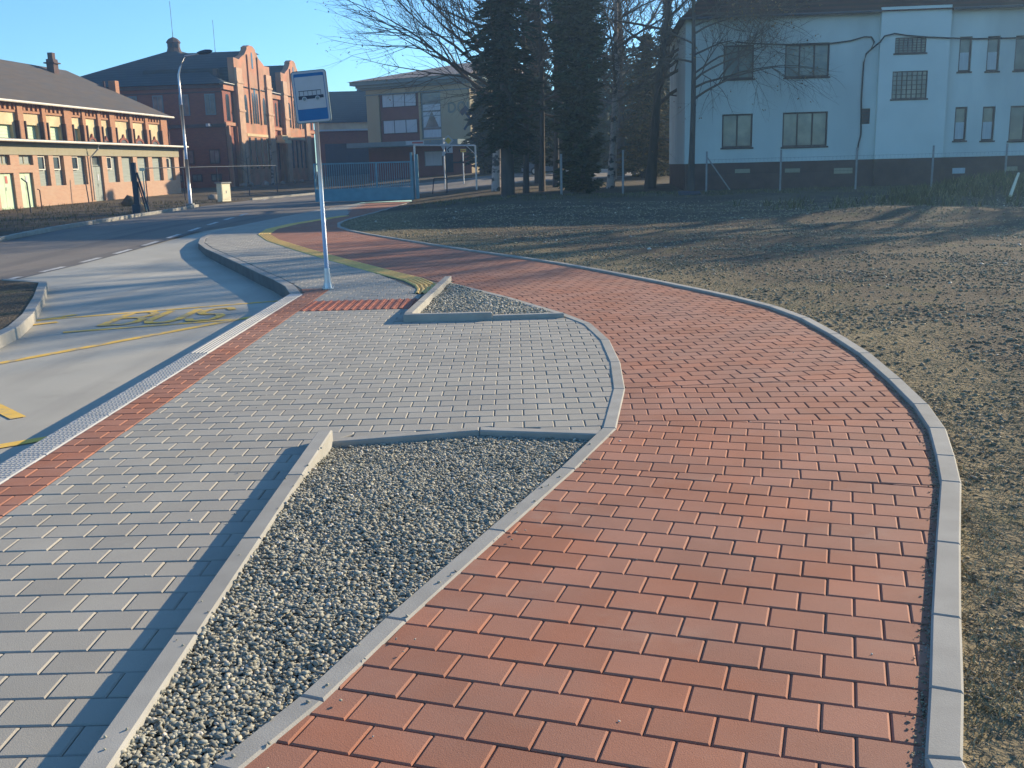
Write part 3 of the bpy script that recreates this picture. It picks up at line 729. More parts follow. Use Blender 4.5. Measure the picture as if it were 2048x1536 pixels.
# ------------------------------------------------------------------ facades
class Facade:
    """local frame: x along the wall, -y outwards; maps photo pixels to (x, z) of the wall plane"""
    def __init__(s, ox, oy, ang): s.o = Vector((ox, oy, 0)); s.a = ang; s.u = Vector((math.cos(ang), math.sin(ang), 0)); s.n = Vector((math.sin(ang), -math.cos(ang), 0))
    def px(s, px, py, dy=0):
        d = ray(px, py); o = Vector((0,0,H)); q = s.o+s.n*(-dy)
        t = (q-o).dot(s.n)/d.dot(s.n); p = o+d*t
        return ((p-s.o).dot(s.u), p.z)
def wall(mb, x0, x1, z0, z1, rects, y=0.0, depth=0.2, mi=0):
    """flat wall with rectangular openings and their reveals"""
    xs = sorted({x0, x1, *[r[0] for r in rects], *[r[1] for r in rects]}); xs = [x for x in xs if x0 <= x <= x1]
    zs = sorted({z0, z1, *[r[2] for r in rects], *[r[3] for r in rects]}); zs = [z for z in zs if z0 <= z <= z1]
    for i in range(len(xs)-1):
        for j in range(len(zs)-1):
            cx, cz = (xs[i]+xs[i+1])/2, (zs[j]+zs[j+1])/2
            if any(r[0] < cx < r[1] and r[2] < cz < r[3] for r in rects): continue
            mb.quad((xs[i],y,zs[j]),(xs[i+1],y,zs[j]),(xs[i+1],y,zs[j+1]),(xs[i],y,zs[j+1]), mi)
    for a, b, c, d in [r[:4] for r in rects]:
        mb.quad((a,y,c),(a,y,d),(a,y+depth,d),(a,y+depth,c),mi); mb.quad((b,y,d),(b,y,c),(b,y+depth,c),(b,y+depth,d),mi)
        mb.quad((a,y,c),(a,y+depth,c),(b,y+depth,c),(b,y,c),mi); mb.quad((a,y,d),(b,y,d),(b,y+depth,d),(a,y+depth,d),mi)
def window(parent, r, y, fm, pm, nx=2, nz=1, fw_=0.06, sill=None, sillm=None, dep=0.06, label=None, transom=None):
    a, b, c, d = r[:4]; f = MB()
    f.box(a, b, y, y+dep, c, c+fw_); f.box(a, b, y, y+dep, d-fw_, d)
    f.box(a, a+fw_, y, y+dep, c+fw_, d-fw_); f.box(b-fw_, b, y, y+dep, c+fw_, d-fw_)
    for k in range(1, nx):
        x = a+(b-a)*k/nx; f.box(x-fw_*.45, x+fw_*.45, y+.004, y+dep-.004, c+fw_, d-fw_)
    for k in range(1, nz):
        z = c+(d-c)*k/nz
        for i in range(nx):
            xa = a+(b-a)*i/nx+(fw_ if i == 0 else fw_*.45); xb = a+(b-a)*(i+1)/nx-(fw_ if i == nx-1 else fw_*.45)
            f.box(xa, xb, y+.008, y+dep-.008, z-fw_*.4, z+fw_*.4)
    w_ = f.build('window', fm, parent)
    if label: w_['label'] = label
    p = MB(); p.quad((a,y+dep*.6,c),(b,y+dep*.6,c),(b,y+dep*.6,d),(a,y+dep*.6,d)); p.build('pane', pm, w_)
    if sill: s_ = MB(); s_.box(a-.06, b+.06, y-sill, y+.02, c-.07, c-.003); s_.build('sill', sillm or fm, w_)
    return w_

# ---- right: long white two-storey house
FR = Facade(8.33, 47.6, R(-5))
rh = empty('white_house', (8.33, 47.6, 0), R(-5), 'long white two-storey house with dark roof and brown plinth behind the wire fence', 'house')
def rect(Fc, x0, x1, y0, y1, dy=0):
    a, _ = Fc.px(x0, (y0+y1)/2, dy); b, _ = Fc.px(x1, (y0+y1)/2, dy); _, t = Fc.px((x0+x1)/2, y0, dy); _, u = Fc.px((x0+x1)/2, y1, dy)
    return (a, b, u, t)
wins = [(rect(FR,1447,1508,90,158),2),(rect(FR,1570,1659,86,154),3),(rect(FR,1444,1505,228,295),2),(rect(FR,1565,1655,224,293),3),
        (rect(FR,1918,1943,73,143),1),(rect(FR,1974,1999,72,142),1),(rect(FR,2030,2092,70,140),2),
        (rect(FR,1909,1933,214,281),1),(rect(FR,1964,1989,213,281),1),(rect(FR,2019,2081,211,281),2)]
gr = [rect(FR,1787,1849,76,107), rect(FR,1781,1851,143,198)]
vent = rect(FR,1721,1740,217,248)
bx0 = FR.px(1752,200)[0]; bx1 = FR.px(1889,200)[0]
ZP = 1.56; ZE = 8.0; LEN = 30.0
mb = MB(); wall(mb, 0, bx0, ZP, ZE, [w_[0] for w_ in wins]+[vent], depth=.16); wall(mb, bx1, LEN, ZP, ZE, [w_[0] for w_ in wins[4:]], depth=.16)
mb.quad((0,10,ZP),(0,0,ZP),(0,0,ZE),(0,10,ZE)); mb.quad((LEN,0,ZP),(LEN,10,ZP),(LEN,10,ZE),(LEN,0,ZE)); mb.quad((LEN,10,ZP),(0,10,ZP),(0,10,ZE),(LEN,10,ZE))
mb.build('wall', m_wwall, rh)
mb = MB(); wall(mb, bx0, bx1, ZP, ZE+.14, gr, y=-.25, depth=.16)
mb.quad((bx0,0,ZP),(bx0,-.25,ZP),(bx0,-.25,ZE+.14),(bx0,0,ZE+.14)); mb.quad((bx1,-.25,ZP),(bx1,0,ZP),(bx1,0,ZE+.14),(bx1,-.25,ZE+.14))
mb.quad((bx0,-.25,ZE+.14),(bx1,-.25,ZE+.14),(bx1,.3,ZE+.14),(bx0,.3,ZE+.14))
mb.build('stair_bay', m_wwall2, rh)
mb = MB(); mb.box(.03, LEN-.03, .03, 9.97, -.5, ZP); mb.box(bx0+.03, bx1-.03, -.22, .03, -.5, ZP-.002); mb.build('plinth', m_plinth, rh)
for pxa, pxb, ya, yb in ((1905,1930,336,347),(1470,1500,338,346),(1570,1600,337,345),(1668,1705,336,347),(2010,2035,333,342)):
    r_ = rect(FR,pxa,pxb,ya,yb); q = MB(); q.box(r_[0], r_[1], .0, .03, r_[2], r_[3]); q.build('cellar_vent', m_curtain if pxa == 1905 else m_band, rh)
for r_, n in wins:
    low = r_[3] < 5
    window(rh, r_, .09, m_frame, m_pane, nx=n, fw_=.07, sill=.14)
    if n == 1:
        q = MB(); q.quad((r_[0]+.05,.115,r_[2]+.05),(r_[1]-.05,.115,r_[2]+.05),(r_[1]-.05,.115,r_[2]+(r_[3]-r_[2])*.55),(r_[0]+.05,.115,r_[2]+(r_[3]-r_[2])*.55)); q.build('curtain', m_curtain, rh)
for r_ in gr: window(rh, r_, -.2, m_frame, m_pane, nx=7, nz=6, fw_=.04, sill=.08)
window(rh, vent, .05, m_frame, m_grime, nx=1, nz=5, fw_=.04)
mb = MB(); ov = .35; rzr = ZE+3.6
e0 = ZE-.05
mb.add([(-ov,-ov,e0),(LEN+ov,-ov,e0),(LEN+ov,10+ov,e0),(-ov,10+ov,e0),(3.5,5,rzr),(LEN-3.5,5,rzr)],[(0,1,5,4),(1,2,5),(2,3,4,5),(3,0,4),(0,3,2,1)])
mb.build('roof', m_darkroof, rh)
mb = MB(); mb.tube([(-ov,-ov-.06,e0),(bx0-.05,-ov-.06,e0)], .06, 8); mb.tube([(bx1+.05,-ov-.06,e0),(LEN+ov,-ov-.06,e0)], .06, 8); mb.build('gutter', m_grime, rh)
cab = []
for p in ((1470,84),(1500,87),(1545,89),(1600,90),(1655,88),(1700,82),(1728,74),(1742,74),(1748,84),(1742,98),(1732,108),(1727,125),(1725,150),(1722,200),(1722,240),(1721,270),(1716,290),(1712,318)):
    x, z = FR.px(*p); cab.append((x, -.05, z))
cab2 = [(FR.px(1740,100)[0], -.06, FR.px(1740,100)[1])]+[(FR.px(a,b)[0], -.33, FR.px(a,b)[1]) for a, b in ((1756,86),(1765,74),(1785,69),(1810,73),(1850,76),(1895,78))]+[(FR.px(a,b)[0], -.08, FR.px(a,b)[1]) for a, b in ((1950,78),(2048,76),(2150,75))]
mb = MB(); mb.tube(cab, .035, 6); mb.tube(cab2, .035, 6); mb.build('cable', m_cable, rh)

# ---- left: long brick shop with a low front range
AL = math.atan2(1, 0.108)
FA = Facade(-28.0, 55.8, AL); S0 = 4.0
lh = empty('brick_workshop', (-28.0, 55.8, 0), AL, 'long brick workshop with cream upper panels, brown roof and low front range', 'building')
x1 = FA.px(359, 340)[0]; XS = -14.0
zt = 3.95; gA = lambda x: 0.0+max(0, x)*0.0
holes = [rect(FA,78,100,311,372),rect(FA,109,130,311,371),rect(FA,146,174,311,369),rect(FA,215,238,312,366),rect(FA,245,268,312,364),rect(FA,276,298,312,363),rect(FA,306,326,312,362),rect(FA,334,350,312,361)]
holes = [(a,b,holes[0][2],holes[0][3]) if i < 3 else (a,b,holes[3][2]+.05,holes[0][3]) for i,(a,b,c,d) in enumerate(holes)]
door = rect(FA,188,208,311,404)
trs = [rect(FA,0,20,308,330), rect(FA,38,66,308,330)]
drs = [rect(FA,0,32,346,427), rect(FA,43,70,345,419)]
ztop = holes[0][3]
allr = holes+[door]+trs+drs
mb = MB(); wall(mb, XS, x1, -1, ztop+.02, [(a,b,c,min(d,ztop)) for a,b,c,d in allr], depth=.28)
mb.quad((x1,0,-1),(x1,S0,-1),(x1,S0,ztop+.02),(x1,0,ztop+.02)); mb.quad((XS,S0,-1),(XS,0,-1),(XS,0,ztop),(XS,S0,ztop))
mb.build('wall', m_brick2, lh)
mb = MB(); mb.box(XS-.05, x1+.03, -.05, S0-.02, ztop+.02, zt-.25); mb.build('concrete_band', m_band, lh)
mb = MB(); mb.box(XS-.2, x1+.5, -.55, S0-.01, zt-.25, zt-.12); mb.build('low_roof', m_roof1, lh)
mb = MB(); mb.add([(XS-.2,-.55,zt-.118),(x1+.5,-.55,zt-.118),(x1+.5,S0,zt+.25),(XS-.2,S0,zt+.25)],[(0,1,2,3)]); mb.build('low_roof_cover', m_roof1, lh)
mb = MB(); mb.tube([(XS,-.62,zt-.16),(x1+.55,-.62,zt-.16)], .075, 8); mb.tube([(x1+.5,-.6,zt-.2),(x1+.5,-.25,zt-.4),(x1+.5,-.2,2.3)], .05, 8); mb.build('gutter', m_gutter, lh)
xd = FA.px(180,340)[0]; mb = MB(); mb.tube([(xd+.35,-.62,zt-.2),(xd+.3,-.55,zt-.5),(xd,-.12,ztop-.1),(xd,-.12,.2)], .055, 8); mb.build('downpipe', m_gutter, lh)
for a, b, c, d in holes:
    p = MB(); p.quad((a,.22,c),(b,.22,c),(b,.22,d),(a,.22,d)); 
    for k in range(1, 9): z = c+(d-c)*k/9; p.box(a, b, .205, .22, z-.012, z+.012)
    p.build('panel', m_shut, lh)
for i in (0,1,2,3,7):
    a, b, c, d = holes[i]; xx = (a+(b-a)*(.1 if i > 2 else .0), a+(b-a)*(.52 if i > 1 else .75))
    window(lh, (xx[0], xx[1], d-.85, d-.02), .10, m_gutter, m_glass, nx=1, fw_=.07, dep=.1)
for i, (a, b, c, d) in enumerate(trs): window(lh, (a, b, c, d), .15, m_band, m_shut, nx=2, fw_=.08)
for i, (a, b, c, d) in enumerate(drs+[door]):
    dm = m_door if i < 2 else m_shut
    zd = d if i < 2 else 2.35
    q = MB(); q.box(a, (a+b)/2-.01, .14, .2, c-.3, zd); q.box((a+b)/2+.01, b, .14, .2, c-.3, zd); dd = q.build('door', dm, lh)
    q = MB(); q.box(a+(b-a)*.56, a+(b-a)*.70, .125, .138, 1.45, 1.85); q.build('notice', m_sred if i == 0 else m_swhite, dd)
    q = MB(); q.tube([((a+b)/2+.08,.11,1.05),((a+b)/2+.08,.11,1.25)], .015, 6); q.build('handle', m_steel, dd)
    if i == 2: window(lh, (a, b, 2.4, d-.02), .2, m_shut, m_pane, nx=1, fw_=.06)
# upper storey, set back
FU = Facade(FA.o.x-FA.n.x*S0, FA.o.y-FA.n.y*S0, AL); zl = zt+.1
xe = FU.px(327, 250)[0]; zu = 6.55
def ux(px, py=230): return FU.px(px, py)[0]
pil = [(0,0)]
pil = [(29,40),(78,85),(122,136),(158,164),(189,195),(213,223),(253,258),(284,290),(315,327)]
upw = [(ux(a), ux(b), zl, FU.px((a+b)/2, t)[1]) for a, b, t in ((-12,22,248),(50,73,250),(97,118,253),(146,156,256))]
upw[3] = (upw[3][0], upw[3][1], zl, upw[2][3]-.05)
mb = MB(); wall(mb, XS, xe, zl-.5, zu, upw, y=S0, depth=.3, mi=0); mb.build('upper_wall', m_cream, lh)
mb = MB(); mb.box(XS, xe-.01, S0+.35, S0+14, 0, zu-.3)
mb.build('rear_block', m_redbrick, lh)
mb = MB()
for k, (a, b) in enumerate(pil): mb.box(ux(a), ux(b), S0-.22, S0-.002, zl-.4, zu-.002)
for xx in (XS+1, XS+3.2, XS+5.4, XS+8.0): mb.box(xx, xx+.5, S0-.22, S0-.002, zl-.4, zu-.002)
mb.box(XS, xe, S0-.12, S0-.003, zu-.74, zu-.60); mb.box(XS, xe, S0-.10, S0-.004, zu-.14, zu-.003)
x = XS
while x < xe-.3: mb.box(x, x+.22, S0-.14, S0-.005, zu-.60, zu-.14); x += .52
mb.build('brick_frieze', m_brick, lh)
for a, b, c, d in upw:
    p = MB(); p.quad((a,S0+.22,c),(b,S0+.22,c),(b,S0+.22,d),(a,S0+.22,d))
    for k in range(1, 5): z = c+(d-c)*k/5; p.box(a, b, S0+.20, S0+.22, z-.015, z+.015)
    p.build('panel', m_door, lh)
for a, b in ((168,187),(199,212),(230,251),(262,282),(294,312)):
    xa, xb = ux(a), ux(b); cx = (xa+xb)/2; rr = (xb-xa)*.42; q = MB(); pts2 = [(cx+rr*1.05*math.cos(R(t)), zl+.1+rr*.62*math.sin(R(t))) for t in range(0, 181, 15)]
    pts1 = [(cx+rr*.72*math.cos(R(t)), zl+.1+rr*.40*math.sin(R(t))) for t in range(0, 181, 15)]
    for i in range(12): q.xzprism([pts2[i], pts2[i+1], pts1[i+1], pts1[i]][::-1], S0-.10, S0-.006)
    q.xzprism([(cx-.15,zl+.1+rr*.60),(cx+.15,zl+.1+rr*.60),(cx,zl+.35+rr*.62)], S0-.11, S0-.007)
    arch = q.build('arch', m_redbrick, lh)
    q = MB(); q.xzprism(pts1, S0-.05, S0-.008); q.build('arch_infill', m_grime, lh)
for a, b in pil: 
    xa, xb = ux(a), ux(b); MB().box(xa-.12, xa-.02, S0-.30, S0-.0, zl-.2, zl+1.25).build('pilaster_base', m_plinth, lh); MB().box(xb+.02, xb+.12, S0-.30, S0-.0, zl-.2, zl+1.25).build('pilaster_base', m_plinth, lh)
zr = 10.55; ex = FU.px(332, 231)[0]; dp = 8.4
mb = MB(); 
for sgn in (0,):
    mb.add([(XS-2,S0-.5,zu-.05),(ex,S0-.5,zu-.05),(ex,S0+dp,zr),(XS-2,S0+dp,zr),(ex,S0+2*dp+.75,zu-.05),(XS-2,S0+2*dp+.75,zu-.05),
            (XS-2,S0-.5,zu-.2),(ex,S0-.5,zu-.2),(ex,S0+dp,zr-.2),(XS-2,S0+dp,zr-.2),(ex,S0+2*dp+.75,zu-.2),(XS-2,S0+2*dp+.75,zu-.2)],
           [(0,1,2,3),(3,2,4,5),(7,6,9,8),(8,9,11,10),(6,7,1,0),(1,7,8,2),(2,8,10,4),(0,3,9,6),(3,5,11,9)])
rf = mb.build('roof', m_roof1, lh)
mb = MB(); mb.box(XS-2, ex-.8, S0+dp-1.6, S0+dp+1.6, zr-.55, zr+.05); 
mb.add([(xe-.35,S0+.2,zu-.5),(xe-.35,S0+2*dp,zu-.5),(xe-.35,S0+dp,zr-.25)],[(0,1,2)])
mb.add([(xe-.3,S0+.0,-.5),(xe-.3,S0+2*dp,-.5),(xe-.3,S0+2*dp,zu-.3),(xe-.3,S0+dp,zr-.22),(xe-.3,S0+.0,zu-.3)],[(0,1,2,3,4)])
mb.v = mb.v[8:]; mb.f = [tuple(i-8 for i in f) for f in mb.f[6:]]; mb.mi = mb.mi[6:]
mb.build('gable_wall', m_redbrick, lh)
q = MB(); q.tube([(XS-2,S0-.58,zu-.12),(ex+.15,S0-.58,zu-.12)], .085, 8); q.build('eaves_gutter', m_gutter, lh)
for pxx, pyy, hh in ((107,150,1.3),):
    fy = FA.o+FA.u*0
    Fc = Facade(FA.o.x-FA.n.x*(S0+dp-1.2), FA.o.y-FA.n.y*(S0+dp-1.2), AL); xx = Fc.px(pxx,pyy)[0]
    q = MB(); q.box(xx-.35, xx+.35, S0+dp-1.5, S0+dp-.9, zr-1.3, zr+.45); q.box(xx-.5, xx+.5, S0+dp-1.65, S0+dp-.75, zr+.1, zr+.2); q.box(xx-.22, xx+.22, S0+dp-1.4, S0+dp-1.0, zr+.45, zr+.95); q.build('chimney', m_plinth, rf)
Fc = Facade(FA.o.x-FA.n.x*(S0+4.6), FA.o.y-FA.n.y*(S0+4.6), AL)
xx, zz = Fc.px(233, 163); MB().box(xx-.9, xx-.25, S0+4.3, S0+4.9, zz-2.2, zz).build('chimney', m_brick, rf)
Fc = Facade(FA.o.x-FA.n.x*(S0+5.6), FA.o.y-FA.n.y*(S0+5.6), AL)
xx, zz = Fc.px(212, 163); MB().tube([(xx-.4,S0+5.6,zz-2.0),(xx-.4,S0+5.6,zz)], .1, 8).build('vent_pipe', m_plinth, rf)

# ---- red brick engine hall with stepped gables
fbx = AT(452, 280, 95.0).x; FB = Facade(fbx, 95.0, AL); AB = AL
rb = empty('red_brick_hall', (fbx, 95.0, 0), AB, 'red brick industrial hall with curved gables, slate roof and roof lanterns', 'building')
bxx = lambda p, y=250: FB.px(p, y)[0]
L0 = FB.px(629,280)[0]; zc = 9.75; WD = 17.4
gables = [(bxx(470), bxx(540), 12.3, 13.85), (bxx(562), bxx(611), 12.1, 13.7)]
def gable_poly(a, b, zs, zp, z0):
    w_ = b-a; c = (a+b)/2; s_ = w_*.15
    return [(a,z0),(b,z0),(b,zs),(b-s_,zs-.05),(b-s_*1.25,zs+.15),(c+w_*.20,zs+(zp-zs)*.35),(c+w_*.12,zs+(zp-zs)*.72),(c+w_*.12,zs+(zp-zs)*.84),(c+w_*.05,zp),(c-w_*.05,zp),(c-w_*.12,zs+(zp-zs)*.84),(c-w_*.12,zs+(zp-zs)*.72),(c-w_*.20,zs+(zp-zs)*.35),(a+s_*1.25,zs+.15),(a+s_,zs-.05),(a,zs)]
def pointed(cx, w_, z0, z1, n=5):
    pts = [(cx+w_/2, z0)]
    h_ = w_*1.1
    for k in range(n+1): t = k/n; pts.append((cx+w_/2*math.cos(t*math.pi/2)**.8 if t < 1 else cx, z1-h_+h_*math.sin(t*math.pi/2)))
    for k in range(n-1, -1, -1): t = k/n; pts.append((cx-w_/2*math.cos(t*math.pi/2)**.8, z1-h_+h_*math.sin(t*math.pi/2)))
    pts.append((cx-w_/2, z0)); return pts
mb = MB(); mb.box(0, L0, 0, WD, -1, zc); mb.build('wall', m_redbrick, rb)
zb = 7.0
q = MB(); q.box(-.15, L0+.15, -.2, -.003, 6.05, 6.35); q.box(-.2, L0+.2, -.25, -.004, zc-.5, zc-.05); q.build('cornice', m_salmon, rb)
q = MB(); q.box(-.25, L0+.25, -.35, .1, zc-.04, zc+.12); q.build('eaves_gutter', m_gutter, rb)
for i, (a, b, zs, zp) in enumerate(gables):
    g = MB().xzprism(gable_poly(a, b, zs, zp, .2)[::-1], -.35, .25).build('gable', m_salmon, rb)
    q = MB(); w_ = b-a
    for xx in (a+.02, b-w_*.17):
        q = MB(); q.box(xx, xx+w_*.15, -.55, -.353, .3, zs-.9); q.box(xx-.08, xx+w_*.15+.08, -.62, -.354, zs-2.3, zs-2.1); q.box(xx-.08, xx+w_*.15+.08, -.62, -.355, zs-4.9, zs-4.7); q.build('pilaster', m_buff, g)
    for fx in (.36, .64): MB().box(a+w_*fx-.12, a+w_*fx+.12, -.48, -.356, 6.4, zs+.6).build('pilaster', m_salmon, g)
    q = MB(); c = (a+b)/2
    for cx, ww, z0, z1 in ((c-w_*.26,.8,6.45,9.1),(c-.62,.42,6.45,9.4),(c,.55,6.45,9.9),(c+.62,.42,6.45,9.4),(c+w_*.26,.8,6.45,9.1),(c,.4,zs-.6,zs+.95)):
        MB().xzprism(pointed(cx, ww, z0, z1), -.372, -.358).build('pointed_window', m_glass, g)
    for k in range(4): MB().box(c-w_*.26+k*w_*.17, c-w_*.26+k*w_*.17+.55, -.375, -.36, 2.1, 5.1).build('tall_window', m_glass, g)
    q = MB(); q.box(c-w_*.30, c+w_*.30, -.42, -.3565, 5.2, 5.45); q.build('lintel', m_cream, g)
q = MB()
for xx in (1.0, bxx(455), bxx(545), bxx(552), bxx(558), L0-3.2, L0-2.2, L0-1.2):
    MB().xzprism(pointed(xx+.3, .5, 6.5, 8.9), -.03, -.006).build('pointed_window', m_glass, rb)
q = MB()
for xx in (.9, 7.9, 13.4, 14.6, L0-4, L0-2.9, L0-1.8): MB().box(xx, xx+.5, -.03, -.007, 2.0, 5.0).build('tall_window', m_glass, rb)
q = MB(); q.box(13.0, 15.2, -1.3, -.36, 4.7, 5.0); q.box(13.2,15.0,-1.0,-.36,5.0,5.5); q.build('door_canopy', m_cream, rb)
for k in range(int(L0/2.1)): xx = k*2.1+.2; MB().box(xx, xx+.35, -.32, -.005, .2, 6.0).build('buttress', m_salmon, rb)
# shaded end wall: rows of windows
for rowz, hh, n0 in ((7.0, 1.9, 7), (2.6, 1.3, 7), (1.0, .7, 9)):
    for k in range(n0):
        yy = 1.2+k*(WD-2.4)/(n0-1)*1.0-.5; f = MB(); f.box(-.06, -.002, yy, yy+1.0, rowz, rowz+hh); w_ = f.build('window', m_teal if rowz > 5 else m_frame, rb)
        f = MB(); 
        f.box(-.075, -.062, yy+.1, yy+.46, rowz+.1, rowz+hh-.1); f.box(-.075, -.062, yy+.54, yy+.9, rowz+.1, rowz+hh-.1); f.build('pane', m_pane, w_)
q = MB(); q.box(-.25, -.003, -.2, WD, zc-.35, zc-.1); q.box(-.2, -.004, -.2, WD, 5.9, 6.2); q.box(-.12,-.005,.0,WD,9.0,9.1); q.build('end_cornice', m_plinth, rb)
hw = WD/2; hx, zrd = FB.px(348, 99, hw); print('hall', L0, hx, zrd)
q = MB(); ov = .5
q.add([(-ov,-ov,zc),(L0+ov,-ov,zc),(L0+ov,WD+ov,zc),(-ov,WD+ov,zc),(hx,hw,zrd),(L0-hx,hw,zrd)],[(0,1,5,4),(1,2,5),(2,3,4,5),(3,0,4),(0,3,2,1)])
for a, b, zs, zp in gables:
    c = (a+b)/2; zz = zp-.45
    q.add([(a+.2,-.1,zs-.9),(b-.2,-.1,zs-.9),(c,-.1,zz),(a+.2,hw,zs-.9),(b-.2,hw,zs-.9),(c,hw,zz)],[(0,2,5,3),(2,1,4,5),(0,1,2)])
    q.box(a+.25, b-.25, .26, hw, zc-.2, zs-.92)
rbr = q.build('roof', m_slate, rb)
def lantern(x, y, z, r_, h_):
    q = MB(); n = 8
    prof = [(r_*1.25,0),(r_,.3*h_),(r_,.62*h_),(r_*1.15,.64*h_),(r_*1.15,.68*h_),(r_*1.0,.80*h_),(r_*.72,.92*h_),(r_*.3,1.0*h_),(.03,1.04*h_),(.03,1.35*h_)]
    vs = [(x+p*math.cos(2*math.pi*k/n+.39), y+p*math.sin(2*math.pi*k/n+.39), z+zz) for p, zz in prof for k in range(n)]
    fs = [(i*n+k, i*n+(k+1)%n, (i+1)*n+(k+1)%n, (i+1)*n+k) for i in range(len(prof)-1) for k in range(n)]
    q.add(vs, fs); o = q.build('lantern', m_plinth, rbr)
    q = MB()
    for k in range(n):
        a = 2*math.pi*(k+.5)/n+.39; rr = r_*.935; t = Vector((-math.sin(a), math.cos(a), 0)); c = Vector((x+rr*math.cos(a), y+rr*math.sin(a), z))
        o_ = Vector((math.cos(a), math.sin(a), 0))*.02
        q.quad(c+o_-t*r_*.2+Vector((0,0,.33*h_)), c+o_+t*r_*.2+Vector((0,0,.33*h_)), c+o_+t*r_*.2+Vector((0,0,.58*h_)), c+o_-t*r_*.2+Vector((0,0,.58*h_)))
    q.build('louvre', m_grime, o)
    q = MB(); q.tube([(x,y,z+1.2*h_),(x,y,z+1.2*h_+3.2)], .025, 5); q.build('lightning_rod', m_grime, o)
lantern(hx, hw, zrd-.35, .62, 1.5); lantern(FB.px(431,110,hw)[0]+.0, hw, zrd-.4, .6, 1.25)
q = MB(); cx = gables[1][0]-.3; q.box(cx-.35, cx+.35, 2.2, 2.9, 10.5, 13.6); q.add([(cx-.6,1.9,14.0),(cx+.6,1.9,14.0),(cx+.6,3.2,14.0),(cx-.6,3.2,14.0),(cx,2.55,14.4)],[(0,1,4),(1,2,4),(2,3,4),(3,0,4),(3,2,1,0)])
q.tube([(cx,2.55,13.6),(cx,2.55,14.0)], .05, 6); q.build('chimney', m_plinth, rbr)
q = MB(); q.box(2.2,2.9,1.2,1.6,10.6,11.3); q.build('roof_vent', m_plinth, rbr)
fl = MB(); pf = FB.px(430, 250); fl.tube([(-.9,1.2,6.05),(-.1,1.2,6.0)], .03, 6); fl.box(-1.15,-.75,1.05,1.35,5.95,6.2); fl.build('wall_lamp', m_swhite, rb)

# ---- dark hall between
dh = empty('slate_roofed_hall', (-25.0, 136.0, 0), 0, 'low hall with wide slate roof between the red hall and ochre block', 'building')
zr0 = AT(690,240,136).z; zr1 = AT(690,182,140).z
q = MB(); q.box(0, 14, 0, 14, -1, zr0-1.2); q.build('wall', m_redbrick, dh)
q = MB(); q.box(-.1, 14.1, -.25, 14, zr0-1.2, zr0-.35)
for k in range(16): q.box(.2+k*.87, .75+k*.87, -.3, -.252, zr0-1.1, zr0-.5)
q.build('clerestory', m_cream, dh)
q = MB(); q.box(-.5,14.5,-1.0,0,zr0-1.42,zr0-1.21); q.build('ledge', m_curtain, dh)
q = MB(); q.add([(-.5,-.6,zr0-.3),(14.5,-.6,zr0-.3),(14.5,4.5,zr1),(-.5,4.5,zr1),(14.5,14,zr1-.2),(-.5,14,zr1-.2),(-.5,14,zr0-.3),(14.5,14,zr0-.3)],[(0,1,2,3),(3,2,4,5),(6,5,4,7),(0,3,5,6),(1,7,4,2)]); q.box(5,7.4,4.3,5.6,zr1-.1,zr1+.22); q.build('roof', m_slate, dh)
q = MB(); q.box(1,13,-.05,-.003,.8,5.2); q.build('gateway', m_grime, dh)

# ---- ochre three-storey block
AY = R(-29); yo = AT(735, 250, 102.0); FY = Facade(yo.x, yo.y, AY)
oh = empty('ochre_block', (yo.x, yo.y, 0), AY, 'ochre three-storey block with maroon window bands and low tile roof, behind the trees', 'building')
ze = FY.px(735,172)[1]; YL = 11.9
wr = [rect(FY,762,831,187,214), rect(FY,765,834,239,267), rect(FY,842,882,184,278)]
mbr = rect(FY,759,838,185,284)
low = rect(FY,851,886,302,332)
q = MB(); wall(q, 0, YL, -1, ze, [mbr, wr[2]], depth=.35); q.quad((0,15,-1),(0,0,-1),(0,0,ze),(0,15,ze)); q.quad((YL,0,-1),(YL,15,-1),(YL,15,ze),(YL,0,ze)); q.quad((YL,15,-1),(0,15,-1),(0,15,ze),(YL,15,ze))
q.build('wall', m_ochre, oh)
q = MB(); q.box(-.35, YL+.3, -.3, 15.3, ze-.42, ze-.25); q.box(-.12,YL+.1,-.1,-.003,ze-.95,ze-.85); q.box(-1.1, YL+.6, -1.1, 16.1, ze, ze+.35); q.box(-.7, YL+.7, -.7, 15.7, ze-.25, ze); q.build('cornice', m_teal, oh)
q = MB(); zz = ze+.35; q.add([(-1.3,-1.3,zz),(YL+.8,-1.3,zz),(YL+.8,16.3,zz),(-1.3,16.3,zz),(7.0,7.5,zz+1.9),(YL-1.0,7.5,zz+1.9)],[(0,1,5,4),(1,2,5),(2,3,4,5),(3,0,4),(3,2,1,0)]); q.build('roof', m_tile, oh)
q = MB(); q.quad((mbr[0],.2,mbr[2]),(mbr[1],.2,mbr[2]),(mbr[1],.2,mbr[3]),(mbr[0],.2,mbr[3])); q.build('maroon_band', m_maroon, oh)
for r_ in wr[:2]: window(oh, r_, .10, m_frame, m_curtain, nx=3, fw_=.06)
window(oh, wr[2], .12, m_teal, m_pane, nx=1, nz=4, fw_=.09)
q = MB(); a, b, c, d = wr[2]; cx = (a+b)/2; z0_, z1_ = c+(d-c)*.25, c+(d-c)*.58
q.xzprism([(a+.15,z1_),(cx-.06,z1_),(a+.35,z0_),(a+.15,z0_)][::-1], .14, .15); q.xzprism([(b-.15,z1_),(b-.15,z0_),(b-.35,z0_),(cx+.06,z1_)][::-1], .14, .15)
q.box(a+.15,b-.15,.14,.15,c+.15,c+(d-c)*.2); q.box(a+.15,b-.15,.14,.15,z1_+.15,z1_+.75); q.build('curtain', m_curtain, oh)
zcn = FY.px(745,296)[1]
q = MB(); q.box(-.9, YL, -2.4, -.003, zcn, zcn+.45); q.build('canopy', m_teal, oh)
